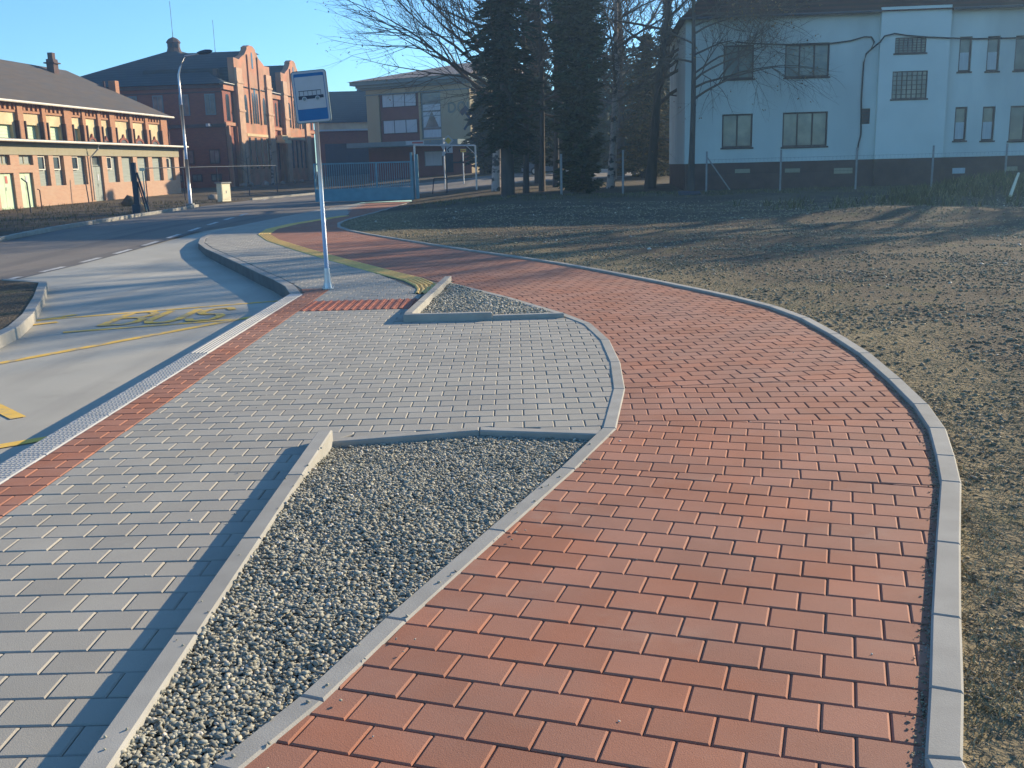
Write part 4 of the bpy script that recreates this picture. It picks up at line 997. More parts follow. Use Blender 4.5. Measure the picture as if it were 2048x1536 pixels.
q = MB(); q.box(.0, YL, -.06, -.003, -1, zcn-.01); q.build('ground_floor', m_maroon, oh)
window(oh, (low[0],low[1],low[2],low[3]), -.14, m_teal, m_curtain, nx=1, fw_=.06)
q = MB(); q.box(-7.5, 1.0, 113, 142, 0, 11.9); Mi = (Matrix.Translation((yo.x, yo.y, 0)) @ Matrix.Rotation(AY, 4, 'Z')).inverted()
q.v = [tuple(Mi @ Vector(v)) for v in q.v]; q.build('shadow_block', m_ochre, oh)  # unseen block added behind, its shadow darkens the foot of the red hall
# faded lettering and the crossed hammers emblem on the wall
def word(mb, segs, x, z, w_, h_, t, y):
    for poly in segs:
        for i in range(len(poly)-1):
            a = Vector((x+poly[i][0]*w_, z+poly[i][1]*h_)); b = Vector((x+poly[i+1][0]*w_, z+poly[i+1][1]*h_)); dv = (b-a).normalized(); n = Vector((-dv.y, dv.x))*t/2
            mb.xzprism([tuple(p) for p in (a-n, a+n, b+n, b-n)], y, y+.02)
lx, lz = FY.px(898, 224); lh_ = FY.px(898,206)[1]-lz
q = MB()
GL = {'D': [[(0,0),(0,1),(.6,1),(1,.7),(1,.3),(.6,0),(0,0)]], 'O': [[(.25,0),(.75,0),(1,.3),(1,.7),(.75,1),(.25,1),(0,.7),(0,.3),(.25,0)]], 'L': [[(0,1),(0,0),(.9,0)]]}
for k, ch in enumerate('DOL'): word(q, GL[ch], lx+k*1.05, lz, .72, lh_, .2, -.035)
q.build('wall_letters', m_letters, oh)
q = MB(); ex_, ez_ = FY.px(942, 240)
for sgn in (-1, 1):
    a = Vector((ex_-sgn*.75, ez_-.85)); b = Vector((ex_+sgn*.6, ez_+.75)); dv = (b-a).normalized(); n = Vector((-dv.y, dv.x))
    q.xzprism([tuple(p) for p in (a-n*.11,a+n*.11,b+n*.11,b-n*.11)], -.04-(.02 if sgn>0 else 0), -.02-(.02 if sgn>0 else 0))
    c = b; q.xzprism([tuple(p) for p in (c-n*.45-dv*.05,c-n*.45+dv*.42,c+n*.45+dv*.42,c+n*.45-dv*.05)][::-1], -.045-(.02 if sgn>0 else 0), -.021-(.02 if sgn>0 else 0))
q.build('hammer_emblem', m_sdark, oh)

# ------------------------------------------------------------------ gate, posts, signs
ga, gb = P(634,404), P(829,403)
gy = 53.9; gxa, gxb = ga.x*gy/ga.y, gb.x*gy/gb.y
gt = empty('sliding_gate', (gxa, gy, terr(gxa,gy)-.02), 0, 'blue metal sliding gate with vertical bars and a solid lower panel', 'gate')
gl_ = gxb-gxa; gh = AT(760,323,gy).z-terr(gxa,gy); gp_ = AT(760,377,gy).z-terr(gxa,gy)
q = MB(); q.box(0, gl_, -.03, .03, .04, gp_); q.build('lower_panel', m_gate, gt)
q = MB(); q.box(0, gl_, -.04, .04, gh-.07, gh); q.box(0, gl_, -.04, .04, gp_+.001, gp_+.06); q.box(-.07, 0, -.04, .04, .04, gh); q.box(gl_*.615, gl_*.615+.1, -.041, .041, gp_+.06, gh-.07); q.box(gl_, gl_+.07, -.04,.04,.04,gh); q.build('frame', m_gate, gt)
q = MB(); nb = 44
for k in range(nb): x = gl_*(k+.5)/nb; q.box(x-.014, x+.014, -.014, .014, gp_+.06, gh-.07)
kind(q.build('bars', m_gate, gt), 'stuff') if False else q.build('bars', m_gate, gt)
q = MB(); zt_ = AT(825,302,gy).z-terr(gxb,gy); q.box(gl_-.12, gl_+.0, -.24, -.1, -.2, zt_); q.box(gl_+.12, gl_+.28, -.1, .1, -.2, zt_-.1); q.build('gate_post', m_gate, gt)
def simple_post(name, px, pyt, pyb, r_, m, label, cat, group=None, Y=None, n=8):
    b = P(px, pyb) if Y is None else Vector((AT(px,pyb,Y).x, Y, terr(AT(px,pyb,Y).x, Y)))
    t = AT(px, pyt, b.y); o = MB().tube([(0,0,-.2),(0,0,t.z-b.z)], r_, n).build(name, m); o.location = b
    return tag(o, label, cat, group), b, t
# goal-shaped steel frame over the entrance with a name plate
fr = empty('entrance_frame', (AT(833,390,54.6).x, 54.6, terr(-5,54.6)), 0, 'thin steel frame over the entrance, a small red and white plate fixed on top', 'frame')
fx1 = AT(953,365,58.0); z2 = AT(833,291,54.6).z-terr(-5,54.6)
q = MB(); q.tube([(0,0,-.1),(0,0,z2)], .05, 8); q.build('post', m_steel, fr)
dx_ = fx1.x-fr.location.x; z3 = AT(950,291,58).z-fr.location.z
q = MB(); q.tube([(dx_,3.4,-.1),(dx_,3.4,z3)], .05, 8); q.build('post', m_steel, fr)
q = MB(); q.tube([(0,0,z2),(dx_,3.4,z3)], .04, 8); q.tube([(dx_-.5,2.9,z3),(dx_,3.4,z3-.5)], .025, 6); q.build('crossbar', m_steel, fr)
ca_, cb_ = AT(812,290,54.6), AT(848,281,54.6)
q = MB(); q.box(ca_.x-fr.location.x, cb_.x-fr.location.x, -.08, -.05, ca_.z-fr.location.z, cb_.z-fr.location.z); pl_ = q.build('name_plate', m_swhite, fr)
w0 = ca_.x-fr.location.x; w1 = cb_.x-fr.location.x; h0 = ca_.z-fr.location.z; h1 = cb_.z-fr.location.z
q = MB(); q.box(w0+(w1-w0)*.35, w1-.05, -.085, -.081, h0+.06, h1-.06); q.build('red_stripe', m_sred, pl_)
# priority road sign cluster
sp = P(890, 358); YS = min(sp.y, 64); spx = AT(890,358,YS)
pr = empty('priority_road_sign', (spx.x, YS, terr(spx.x,YS)), 0, 'yellow and white diamond priority sign above white direction boards on a grey post', 'road sign')
rel = lambda px, py: (AT(px,py,YS).x-spx.x, AT(px,py,YS).z-pr.location.z)
q = MB(); q.tube([(0,0,-.2),(rel(895,280)[0]*.0,0,rel(895,276)[1])], .045, 8); q.build('post', m_steel, pr)
cx, cz = rel(896.5, 281); r_ = .30
def diamond(r_, y0, y1, m, nm, par): return MB().xzprism([(cx-r_,cz),(cx,cz+r_),(cx+r_,cz),(cx,cz-r_)], y0, y1).build(nm, m, par)
dm_ = diamond(.34, -.07, -.05, m_swhite, 'diamond_plate', pr); diamond(.21, -.08, -.072, m_syel, 'diamond_face', dm_)
a, b = rel(880,288), rel(891,303); q = MB(); q.xzprism([(a[0],a[1]),(b[0]+.1,a[1]),((a[0]+b[0])/2+.05,b[1])], -.07, -.05); q.build('triangle_plate', m_swhite, pr)
a, b = rel(893,306), rel(905,291); q = MB(); q.box(a[0],b[0],-.07,-.05,a[1],b[1]); dpl = q.build('direction_plate', m_swhite, pr)
q = MB(); c0 = ((a[0]+b[0])/2); q.xzprism([(c0-.02,a[1]+.05),(c0-.08,a[1]+.22),(c0+.03,b[1]-.15),(c0+.13,b[1]-.1),(c0+.10,b[1]-.05),(c0-.06,b[1]-.12),(c0-.14,a[1]+.22),(c0-.1,a[1]+.05)], -.078, -.072); q.build('arrow', m_sdark, dpl)
a, b = rel(884,312), rel(892,303); q = MB(); q.box(a[0],b[0],-.09,-.07,a[1],b[1]); q.build('small_plate', m_swhite, pr)
# small yellow sign
b_ = P(927.5, 357); YS2 = min(b_.y, 70); p0 = AT(927.5,357,YS2); ys = empty('street_name_sign', (p0.x, YS2, terr(p0.x,YS2)), 0, 'small yellow sign with a red line on a thin post beyond the gate', 'sign')
r2 = lambda px, py: (AT(px,py,YS2).x-p0.x, AT(px,py,YS2).z-ys.location.z)
q = MB(); q.tube([(0,0,-.2),(0,0,r2(927,300)[1])], .04, 8); q.build('post', m_steel, ys)
a, b = r2(921,304.5), r2(932,298); q = MB(); q.box(a[0],b[0],-.07,-.05,a[1],b[1]); q.box(a[0]-.08,a[0]-.002,-.07,-.05,a[1]+.03,b[1]-.03,1); q.box(b[0]+.002,b[0]+.08,-.07,-.05,a[1]+.03,b[1]-.03,1); yy = q.build('plate', [m_syel, m_sdark], ys)
q = MB(); q.box(a[0]+.04,b[0]-.04,-.075,-.071,(a[1]+b[1])/2-.025,(a[1]+b[1])/2+.025); q.build('stripe', m_sred, yy)
# dark portable board with a stay
bb = P(894, 385); bd = empty('dark_sign_board', (bb.x, bb.y, bb.z), 0, 'dark back of a square sign on a black post with a slanting stay', 'sign')
r3 = lambda px, py: (AT(px,py,bb.y).x-bb.x, AT(px,py,bb.y).z-bb.z)
q = MB(); q.tube([(0,0,-.1),(0,0,r3(894,308)[1])], .045, 8); q.build('post', m_sdark, bd)
q = MB(); a = r3(868,357); b = r3(866,388); q.tube([(0,0,a[1]),(a[0],0,a[1])], .025, 6); q.tube([(a[0],0,a[1]),(a[0]-.12,-.1,-.1)], .03, 6); q.build('stay', m_sdark, bd)
a, b = r3(891,345), r3(906,307); q = MB(); q.box(a[0],b[0],-.05,-.02,a[1],b[1]); q.box(b[0],b[0]+.6,-.05,-.02,b[1]-.55,b[1]-.45); q.build('board', m_grime, bd)
# concrete fence posts
fp = []
for i, (px, t, b, lab) in enumerate(((1123,308,388,'pale concrete post left of the dark cypress trunk'),)): 
    o, b_, t_ = simple_post('concrete_post', px, t, b, .055, m_conc, lab, 'post', Y=45.5); o.data.name = 'concrete_post'
simple_post('concrete_post', 1246, 300, 385, .045, m_conc, 'thin concrete post between the leaning trunk and the forked trunk', 'post', Y=45.5)
simple_post('concrete_post', 1231, 276, 345, .09, m_conc, 'tall pale post beyond the road behind the leaning trunk', 'post', Y=66)
YF = 43.5
q0 = AT(1413,392,YF); fe = empty('wire_fence', (q0.x, YF, terr(q0.x,YF)), R(-4), 'wire mesh fence on slim concrete posts in front of the white house', 'fence')
fxs = []
ua = Vector((math.cos(R(-4)), math.sin(R(-4)))) 
for px in (1413,1561,1712,1864,2010,2158):
    k = (px-1024)/F*1.0; d = ray(px, 350); # intersection with the fence line
    t_ = (q0.x*d.y-YF*d.x)/(ua.y*d.x-ua.x*d.y) if False else None
    den = ua.x*d.y-ua.y*d.x; s_ = (YF*d.x-q0.x*d.y)/den; fxs.append(s_)
for s_ in fxs:
    zz = terr(q0.x+ua.x*s_, YF+ua.y*s_)-fe.location.z
    MB().tube([(s_,0,zz-.2),(s_,0,zz+1.72)], .042, 6).build('post', m_conc, fe)
MB().tube([(fxs[0],0,1.5),(fxs[0]+1.0,0,.1)], .03, 6).build('brace', m_conc, fe)
q = MB()
for z in (.1,.75,1.35): q.tube([(fxs[0],.05,z+.02),(fxs[-1],.05,z+.05)], .004, 3)
x = fxs[0]
while x < fxs[-1]: q.tube([(x,.05,.1),(x+.35,.05,1.4)], .0013, 3, cap=False); q.tube([(x+.35,.05,.1),(x,.05,1.4)], .0013, 3, cap=False); x += .16
q.build('wire_mesh', m_grime, fe)
# street lamp
lb = P(381, 409); lp = empty('street_lamp', lb, 0, 'tall grey street lamp with a short curved arm beside the road', 'street lamp')
LT = lambda px, py: Vector((AT(px,py,lb.y).x-lb.x, 0, AT(px,py,lb.y).z-lb.z))
t0 = LT(352,130); q = MB(); q.tube([(0,0,0),(0,0,t0.z*.33)], .10, 10); q.tube([(0,0,t0.z*.33),(0,0,t0.z*.72)], .078, 10); q.tube([(0,0,t0.z*.72),(0,0,t0.z*.93),(.12,0,t0.z*.98),(.45,0,LT(372,112).z),(LT(398,107).x-LT(352,107).x,0,LT(398,107).z)], [.06,.055,.05,.045,.04], 10); q.build('pole', m_steel, lp, True)
hx_ = LT(409,104).x-LT(352,104).x; q = MB(); vs = []
for k, (u, r_) in enumerate(((-.45,.03),(-.25,.10),(.05,.13),(.30,.09),(.42,.02))): vs.append((Vector((hx_+u,0,LT(409,104).z+u*.12)), r_))
q.tube([v[0] for v in vs], [v[1] for v in vs], 10); q.build('lamp_head', m_grime, lp, True)
q = MB(); q.box(-.18,.18,-.18,.18,-.1,.06); q.build('footing', m_conc, lp)
# utility cabinet
cb = P(449, 402); cbb = empty('utility_cabinet', (cb.x, cb.y, cb.z-.02), R(-20), 'cream utility cabinet with a flat lid standing on the verge by the road', 'cabinet')
ch = AT(449,366,cb.y).z-cb.z
q = MB(); q.box(-.17,.17,-.42,.42,0,ch); q.build('body', m_cab, cbb)
q = MB(); q.box(-.24,.24,-.49,.49,ch+.001,ch+.07); q.build('lid', m_conc, cbb)
q = MB(); q.box(.172,.184,-.38,.38,.12,ch-.06); dd = q.build('door', m_cab, cbb); q = MB(); q.box(.185,.2,-.03,.0,ch*.45,ch*.6); q.build('handle', m_grime, dd)
# posts, fence and blue post on the left verge
pb = P(62, 424); th = empty('bent_fence_post', pb, 0, 'thin dark post with a bent tip in front of the pale green doors', 'post')
zt_ = AT(60,365,pb.y).z-pb.z; MB().tube([(0,0,-.1),(-.03,0,zt_),(-.28,0,zt_+.22)], .035, 6).build('post', m_grime, th)
pb = P(84, 418); o = MB().tube([(0,0,-.1),(0,0,AT(80,380,pb.y).z-pb.z),(-.12,0,AT(80,378,pb.y).z-pb.z)], .03, 6).build('stub_post', m_plinth); o.location = pb; tag(o, 'short rusty post against the brick wall right of the pale green doors', 'post')
pb = P(178, 404); o = MB().tube([(0,0,-.1),(-.1,0,AT(175,350,pb.y).z-pb.z)], .035, 6).build('fence_post', m_grime); o.location = pb; tag(o, 'thin dark post beside the white downpipe of the brick workshop', 'post')
pb = P(281, 424); zt_ = AT(274,325,pb.y).z-pb.z
bp = empty('old_gatepost', pb, 0, 'broad blue-grey gatepost with a slanting stay and a small sign at the road edge', 'gatepost')
q = MB(); q.box(-.30,.06,-.2,.2,-.1,.35); q.box(-.22,.02,-.12,.12,.35,zt_*.62); q.box(-.20,-.02,-.1,.1,zt_*.62,zt_); q.build('post', m_grime, bp)
q = MB(); q.tube([(.02,0,zt_*.8),(.42,0,0)], .05, 6); q.tube([(.02,0,zt_*.6),(.30,0,0)], .035, 6); q.build('stay', m_grime, bp)
a = AT(280,342,pb.y)-pb; b = AT(290,336,pb.y)-pb; q = MB(); q.box(a.x,b.x,-.06,-.03,a.z,b.z); q.tube([((a.x+b.x)/2,-.0,a.z),((a.x+b.x)/2,0,-.05)], .03, 6); q.build('small_sign', m_cab, bp)
pb = P(296, 405); ff = empty('rail_fence', (pb.x, pb.y, pb.z), R(70), 'low fence of thin dark posts and a top rail before the brick workshop', 'fence')
q = MB(); zt_ = 2.0
L_ = 14.0
for k in range(5): MB().tube([(k*L_/4,0,-.3),(k*L_/4,0,zt_)], .035, 6).build('post', m_grime, ff)
MB().tube([(0,0,zt_),(L_,0,zt_+.05)], .03, 6).build('rail', m_grime, ff)
# skip-like heap and rubble
o = blobs('soil_heap', [tuple(P(266,410)+Vector((0,0,.05)))], [0.55], m_soil, flat=.8); tag(o, 'dark lump of soil beside the broad gatepost', 'heap')
rub = [((486,373),.33,'pale lump of rubble left of the pollarded tree'),((502,371),.26,'smaller rubble lump between the pale lump and the pollarded tree'),((531,371),.30,'rubble lump just left of the pollarded tree foot'),((566,368),.34,'leaning rubble slab right of the pollarded tree'),((590,366),.22,'small rubble lump near the bus stop pole, left one of two'),((604,364),.22,'small rubble lump nearest the bus stop pole, right one of two'),((424,398),.28,'pale stone left of the utility cabinet')]
for (px, py), s_, lab in rub:
    p = P(px, py); o = blobs('rubble_lump', [(0,0,.1)], [s_], m_rock, flat=.9, elong=1.4, jit=.35, smooth=False); o.location = p; tag(o, lab, 'rubble', 'rubble along the foot of the red brick hall')
pw = Vector((15.1, 30.3, gz(15.1,30.3)+.12)); q = MB(); q.tube([(0,0,0),(.25,.3,.35),(.45,.5,.66)], [.05,.045,.035], 6); o = q.build('broken_branch', m_cab); o.location = pw; tag(o, 'pale broken branch sticking out of the weedy soil mound', 'branch')
pw = P(1378, 390); q = MB(); q.add([(-.45,-.3,0),(.45,-.25,.02),(.5,.35,.10),(-.4,.35,.13),(-.45,-.3,-.05),(.45,-.25,-.03),(.5,.35,.05),(-.4,.35,.08)],[(0,1,2,3),(7,6,5,4),(0,4,5,1),(1,5,6,2),(2,6,7,3),(3,7,4,0)]); o = q.build('flat_slab', m_grime); o.location = pw+Vector((0,0,.04)); tag(o, 'grey slab lying tilted in the shaded grass before the thin trunk', 'slab')

# ------------------------------------------------------------------ trees
def grow(mb, p, d, length, r_, level, maxlevel, ends, gravity=0.0, spread=0.6, nseg=4, kids=(3,5), up_=0.15, sides=5):
    pts = [p.copy()]; rad = [r_]; dd = d.copy(); seg = length/nseg
    taper = 0.62 if level < maxlevel else 0.3
    for i in range(nseg):
        dd = (dd+Vector((random.gauss(0,.12),random.gauss(0,.12),random.gauss(0,.08)+up_*.25-gravity*.25))).normalized()
        pts.append(pts[-1]+dd*seg); rad.append(r_*(1-(1-taper)*(i+1)/nseg))
    mb.tube(pts, rad, sides if level < 2 else 3, cap=False)
    if level >= maxlevel: ends.append(pts[-1]); return
    n = random.randint(*kids)
    for k in range(n):
        t = random.uniform(.3, 1.0); idx = min(nseg, max(1, int(t*nseg+.5)))
        a = random.uniform(0, 6.28); ax = dd.cross(Vector((math.cos(a), math.sin(a), .3))).normalized()
        nd = (dd*(1-spread*.4)+ax*spread+Vector((0,0,up_))).normalized()
        grow(mb, pts[idx], nd, length*random.uniform(.55, .8), rad[idx]*random.uniform(.5,.7), level+1, maxlevel, ends, gravity, spread, max(2,nseg-1), kids, up_, sides)
    grow(mb, pts[-1], dd, length*.7, rad[-1]*.95, level+1, maxlevel, ends, gravity, spread, max(2,nseg-1), kids, up_, sides)
def bare_tree(name, base, height, r_, label, lean=(0,0), barkm=None, first=.3, maxl=4, kids=(3,4), bl=.42, leaves=0, gravity=0, spread=.65, limbs=9, bend=None, group=None, leafm=None, side=None):
    t = empty(name, base, 0, label, 'tree', group)
    trunk = MB(); pts = []; rad = []
    for i in range(9):
        f = i/8; z = height*f; x = lean[0]*f*height*.1+(math.sin(f*5)*.06*height*.1); y = lean[1]*f*height*.1
        if bend: x += bend*max(0,f-.35)**1.5*height*.3
        pts.append(Vector((x, y, z-.15 if i == 0 else z))); rad.append(r_*(1.25 if i == 0 else 1.0)*(1-f*.82))
    trunk.tube(pts, rad, 9); trunk.build('trunk', barkm or m_bark, t, True)
    cr = MB(); ends = []
    for k in range(limbs):
        f = first+(1-first)*(k+random.random()*.6)/limbs; f = min(.97, f); i = int(f*8); p = pts[i].lerp(pts[min(i+1,8)], f*8-i)
        a = k*2.4+random.uniform(-.4,.4)
        if side is not None and random.random() < .5: a = side+random.uniform(-.7,.7)
        d = Vector((math.cos(a), math.sin(a), random.uniform(.3,.8))).normalized()
        grow(cr, p, d, height*bl*(1.05-f*.65), r_*(1-f*.8)*.5, 1, maxl, ends, gravity, spread, 4, kids)
    cr.build('branches', m_twig, t)
    if leaves and ends:
        lf = MB()
        for e in random.sample(ends, min(leaves, len(ends))):
            for j in range(2):
                c = e+Vector((random.gauss(0,.05),random.gauss(0,.05),random.gauss(0,.05))); s_ = random.uniform(.02,.045); a = Vector((random.uniform(-1,1),random.uniform(-1,1),random.uniform(-1,1))).normalized()*s_; b = a.cross(Vector((random.uniform(-1,1),random.uniform(-1,1),1))).normalized()*s_*.7
                lf.quad(c-a-b, c+a-b, c+a+b, c-a+b)
        kind(lf.build('leaves', leafm or m_autumn, t), 'stuff')
    return t
def sprays(mb, p, d, ln, w_, n, droop=.25, sz=.10):
    """needle cards along a branch"""
    for i in range(n):
        f = (i+random.random())/n; c = p+d*ln*f+Vector((0,0,-droop*ln*f*f))
        side = d.cross(Vector((0,0,1))).normalized()
        c = c+side*random.uniform(-1,1)*w_*(1-f*.6)+Vector((0,0,random.uniform(-.6,.25)*w_*.5))
        a = (d+side*random.uniform(-1,1)+Vector((0,0,random.uniform(-.7,.3)))).normalized()*sz*random.uniform(.6,1.5); b = a.cross(Vector((random.uniform(-1,1),random.uniform(-1,1),random.uniform(-1,1)))).normalized()*sz*random.uniform(.25,.5)
        mb.quad(c-a-b, c+a-b*.3, c+a*1.3+b*.3, c-a+b)
def conifer(name, base, height, rad_, label, z0, m, shape=lambda f: 1-f, dens=1.0, trunk_r=.25, sz=.12, droop=.25, group=None, barkm=None):
    t = empty(name, base, 0, label, 'tree', group)
    MB().tube([(0,0,-.15),(0,0,height*.5),(0,0,height*.97)], [trunk_r*1.1,trunk_r*.7,.03], 9).build('trunk', barkm or m_bark, t, True)
    mb = MB(); br = MB(); z = z0
    while z < height*.98:
        f = (z-z0)/(height-z0); rr = rad_*shape(f)
        nb_ = max(4, int(9*dens))
        for k in range(nb_):
            a = random.uniform(0, 6.28); l = rr*random.uniform(.35,1.0)*(1.0+.45*noise.noise(Vector((math.cos(a)*1.5, math.sin(a)*1.5, z*.9+base[0]))))*1.12; d = Vector((math.cos(a), math.sin(a), random.uniform(-.1,.25))).normalized()
            p = Vector((0,0,z+random.uniform(-.1,.1)))
            br.tube([p, p+d*l*.5+Vector((0,0,-droop*l*.25)), p+d*l*.9+Vector((0,0,-droop*l*.81))], [.03,.02,.008], 3, cap=False)
            sprays(mb, p, d, l, .28*max(.5,min(1.2,l)), int((10+l*14)*dens), droop, sz)
        z += random.uniform(.18,.28)
    br.build('boughs', m_bark, t); kind(mb.build('foliage', m, t), 'stuff')
    return t
def at_ground(px, Y):
    p = AT(px, 380, Y); return Vector((p.x, Y, terr(p.x, Y)))
conifer('spruce_tree', at_ground(1016,47), 15, 1.62, 'dark spruce with a thick straight trunk, nearest the gate', 2.3, m_needle, shape=lambda f: .55+.55*math.sin(min(1,f*1.3+.12)*2.6) if f < .5 else 1.25*(1-f)+.1, trunk_r=.30, dens=1.15, droop=.35, sz=.14)
bare_tree('birch_tree', at_ground(994,54), 16, .26, 'pale-barked bare tree behind the spruce, its branches spreading left over the ochre block', barkm=m_birch, first=.22, limbs=26, maxl=5, kids=(3,3), bl=.285, leaves=1800, spread=.55, side=3.14)
bare_tree('bare_tree', at_ground(1084,52), 15, .15, 'slender bare tree between the spruce and the dark cypress', first=.3, limbs=12, maxl=4, kids=(3,4), bl=.30, leaves=300)
conifer('cypress_tree', at_ground(1158,46.5), 13.5, 1.35, 'broad dark cypress whose foliage reaches the ground, tallest of the evergreens', .15, m_thuja, shape=lambda f: (.85+.35*f if f < .55 else 1.04-.9*(f-.55)), trunk_r=.3, dens=1.7, sz=.14, droop=-.25)
conifer('spruce_tree', at_ground(966,88), 9.8, 1.9, 'small dark spruce beside the right end of the ochre block', .8, m_needle, shape=lambda f: (1-f)*.8+.2, dens=1.1, sz=.17)
bare_tree('bare_tree', at_ground(1052,50.5), 15.5, .14, 'slender bare tree close behind the right side of the nearest spruce', first=.22, limbs=24, maxl=4, kids=(3,4), bl=.26, leaves=600)
bare_tree('bare_tree', at_ground(1112,56), 16, .16, 'slender bare tree just left behind the cypress', first=.2, limbs=24, maxl=4, kids=(3,4), bl=.26, leaves=600)
bare_tree('birch_tree', at_ground(1221,53), 15, .19, 'leaning pale-barked bare tree right beside the dark cypress', barkm=m_birch, lean=(.35,0), first=.28, limbs=22, maxl=5, kids=(2,4), bl=.32, leaves=900)
bare_tree('bare_tree', at_ground(1300,52), 13, .27, 'thick dark bare tree bending right towards the corner of the white house', first=.3, limbs=22, maxl=5, kids=(2,4), bl=.34, lean=(.6,0), bend=.55, leaves=700, gravity=.2, side=0.3)
bare_tree('bare_tree', at_ground(1381,46), 14, .15, 'thin straight bare tree in front of the left corner of the white house', first=.28, limbs=26, maxl=5, kids=(2,4), bl=.21, gravity=.45, leaves=700, side=0)
conifer('spruce_tree', at_ground(1290,66), 9.0, 2.6, 'browner low spruce behind the thick bending trunk', .6, m_leafy, shape=lambda f: (1-f)*.9+.1, dens=1.3, sz=.16)
conifer('spruce_tree', at_ground(1330,74), 12.5, 1.9, 'dark narrow spruce behind the corner of the white house', 1.2, m_needle, shape=lambda f: (1-f)*.9+.1, dens=1.0, sz=.16)
bare_tree('bare_tree', at_ground(1240,72), 17, .3, 'tall bare tree far behind the leaning pale-barked tree', first=.2, limbs=14, maxl=4, kids=(3,4), bl=.33)
bare_tree('bare_tree', at_ground(1120,66), 16, .28, 'bare tree standing behind the dark cypress', first=.2, limbs=14, maxl=4, kids=(3,4), bl=.36)
conifer('spruce_tree', at_ground(1078,62), 12.5, 1.9, 'dark spruce behind the slender trunk, between the nearest spruce and the cypress', 1.4, m_needle, shape=lambda f: (1-f)*.85+.15, dens=.9, sz=.16)
bare_tree('pollarded_tree', P(546,368), 4.2, .16, 'small pollarded tree with a pale trunk before the red brick hall', barkm=m_birch, first=.7, limbs=6, maxl=2, kids=(2,3), bl=.18)
bare_tree('young_tree', P(497,372), 3.6, .07, 'spindly young tree left of the pollarded tree', first=.2, limbs=9, maxl=2, kids=(2,3), bl=.3)
# three bare trees right of the view, whose shadows cross the path
for (x, y, h_, lab) in ((25.6,43.4,20,'bare tree before the white house, leftmost of the three out to the right'),(30.5,43.2,19,'bare tree before the white house, rightmost of the three out to the right'),(27.6,36.6,9.5,'bare tree nearest the road of the three out to the right')):
    bare_tree('bare_tree', (x, y, terr(x,y)), h_, .34, lab, first=.35, limbs=34, maxl=4, kids=(3,4), bl=.17, spread=.45)
# hedge and bushes far behind the trunks
def bush(name, base, w_, h_, label, m=m_leafy, n=2600, sz=.12):
    mb = MB()
    for i in range(n):
        a = random.uniform(0,6.28); b = math.acos(random.uniform(-.2,1)); r_ = random.random()**.4*(1+.25*noise.noise(Vector((math.cos(a)*2,math.sin(a)*2,b*2))))
        c = Vector((w_*r_*math.sin(b)*math.cos(a), w_*.6*r_*math.sin(b)*math.sin(a), max(.05,h_*r_*math.cos(b))))
        u = Vector((random.uniform(-1,1),random.uniform(-1,1),random.uniform(-1,1))).normalized()*sz*random.uniform(.5,1.4); v = u.cross(Vector((random.uniform(-1,1),random.uniform(-1,1),1))).normalized()*sz*.5
        mb.quad(c-u-v, c+u-v, c+u+v, c-u+v)
    t = empty(name, base, 0, label, 'bush'); 
    st = MB()
    for k in range(5): a = k*1.26; st.tube([(0,0,-.1),(math.cos(a)*w_*.4,math.sin(a)*w_*.3,h_*.6)], [.05,.015], 4)
    st.build('stems', m_bark, t); kind(mb.build('foliage', m, t), 'stuff'); return t
bush('bush', at_ground(1312,70), 1.8, 6.2, 'yellowish bush between the bending trunk and the white house', sz=.14)
bush('bush', at_ground(1150,88), 6.5, 8.5, 'wide dark bush across the road behind the cypress', m_thuja, 8000, .22)
bush('bush', at_ground(1270,92), 5.5, 10.5, 'wide dark bush across the road behind the bending trunk', m_needle, 9000, .24)
bush('bush', at_ground(1050,90), 4.0, 6.0, 'low dark bush across the road right of the first trunk', m_thuja, 6000, .2)
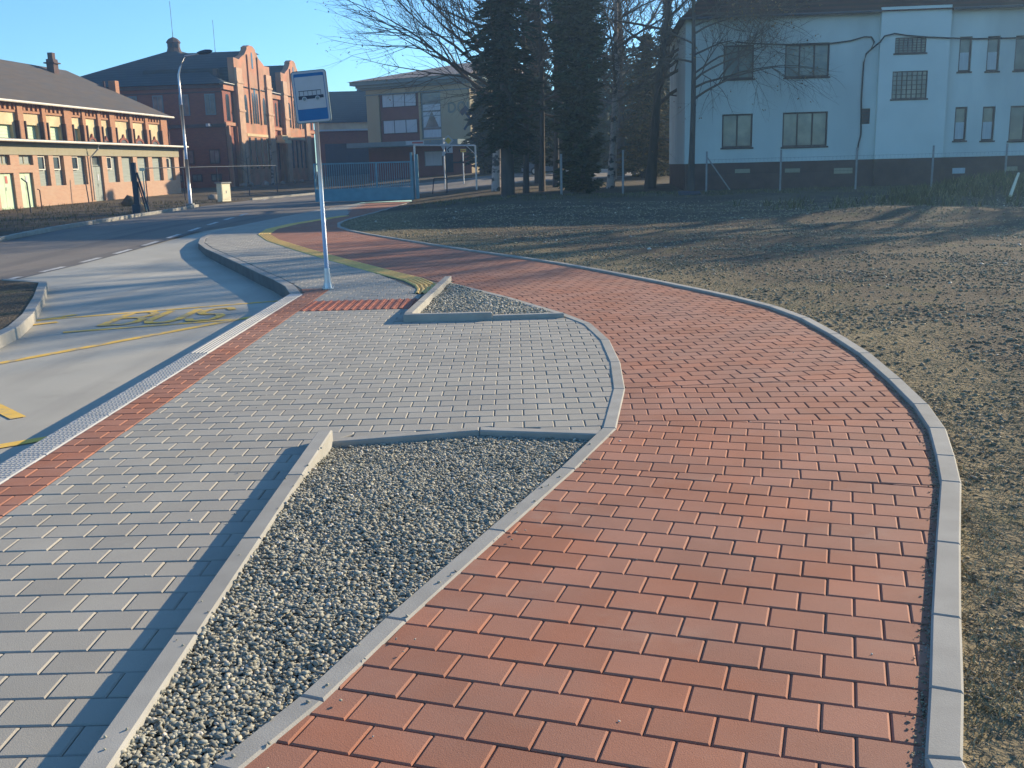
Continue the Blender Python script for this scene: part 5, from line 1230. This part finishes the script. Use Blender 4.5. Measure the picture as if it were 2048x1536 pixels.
# car parked across the road, half hidden by the cypress
cp = AT(1098,352,78); car = empty('parked_car', (cp.x, 78, terr(cp.x,78)+.0), R(8), 'small grey-blue car across the road, half hidden by the dark cypress', 'car')
m_car = mat('car_paint', (0.10,0.14,0.18), .3, .05, 2, spec=.5)
q = MB(); q.xzprism([(-2,.28),(2,.28),(2.02,.65),(1.9,.85),(1.05,.93),(.45,1.38),(-1.1,1.42),(-1.75,.98),(-2.03,.9)][::-1], -.8, .8); q.build('body', m_car, car)
q = MB(); q.xzprism([(.95,.95),(.42,1.32),(-1.05,1.35),(-1.6,.98)], -.812, -.802); q.build('window', m_glass, car)
for x in (-1.25, 1.25):
    w_ = MB().tube([(x,-.84,.3),(x,-.62,.3)], .3, 16).build('wheel', m_grime, car); MB().tube([(x,-.85,.3),(x,-.842,.3)], .18, 12).build('rim', m_steel, w_)
# long pale kerb across the far side
kb = MB(); kb.add([(4.5,80,terr(4.5,80)+.25),(14,82,terr(14,82)+.25),(14,82.3,terr(14,82)+.25),(4.5,80.3,terr(4.5,80)+.25),(4.5,80,terr(4.5,80)-.1),(14,82,terr(14,82)-.1)],[(0,1,2,3),(4,5,1,0)])
kind(kb.build('verge_kerb', m_white_kerb), 'structure')

# ------------------------------------------------------------------ air
hz = MB().box(-160, 160, -14, 190, -3.0, 32).build('haze', [])if False else None
me = bpy.data.meshes.new('haze'); bmx = MB().box(-160, 160, -14, 190, -3.0, 32); me.from_pydata(bmx.v, [], bmx.f); me.update()
hz = bpy.data.objects.new('haze', me); C.objects.link(hz); kind(hz, 'stuff')
mh = bpy.data.materials.new('haze_air'); mh.use_nodes = True; t = mh.node_tree; t.nodes.remove(t.nodes['Principled BSDF'])
pv = t.nodes.new('ShaderNodeVolumePrincipled'); pv.inputs['Color'].default_value = (0.45, 0.72, 1.0, 1); pv.inputs['Density'].default_value = 0.0011
pv.inputs['Anisotropy'].default_value = 0.55
t.links.new(pv.outputs[0], t.nodes['Material Output'].inputs['Volume']); me.materials.append(mh)
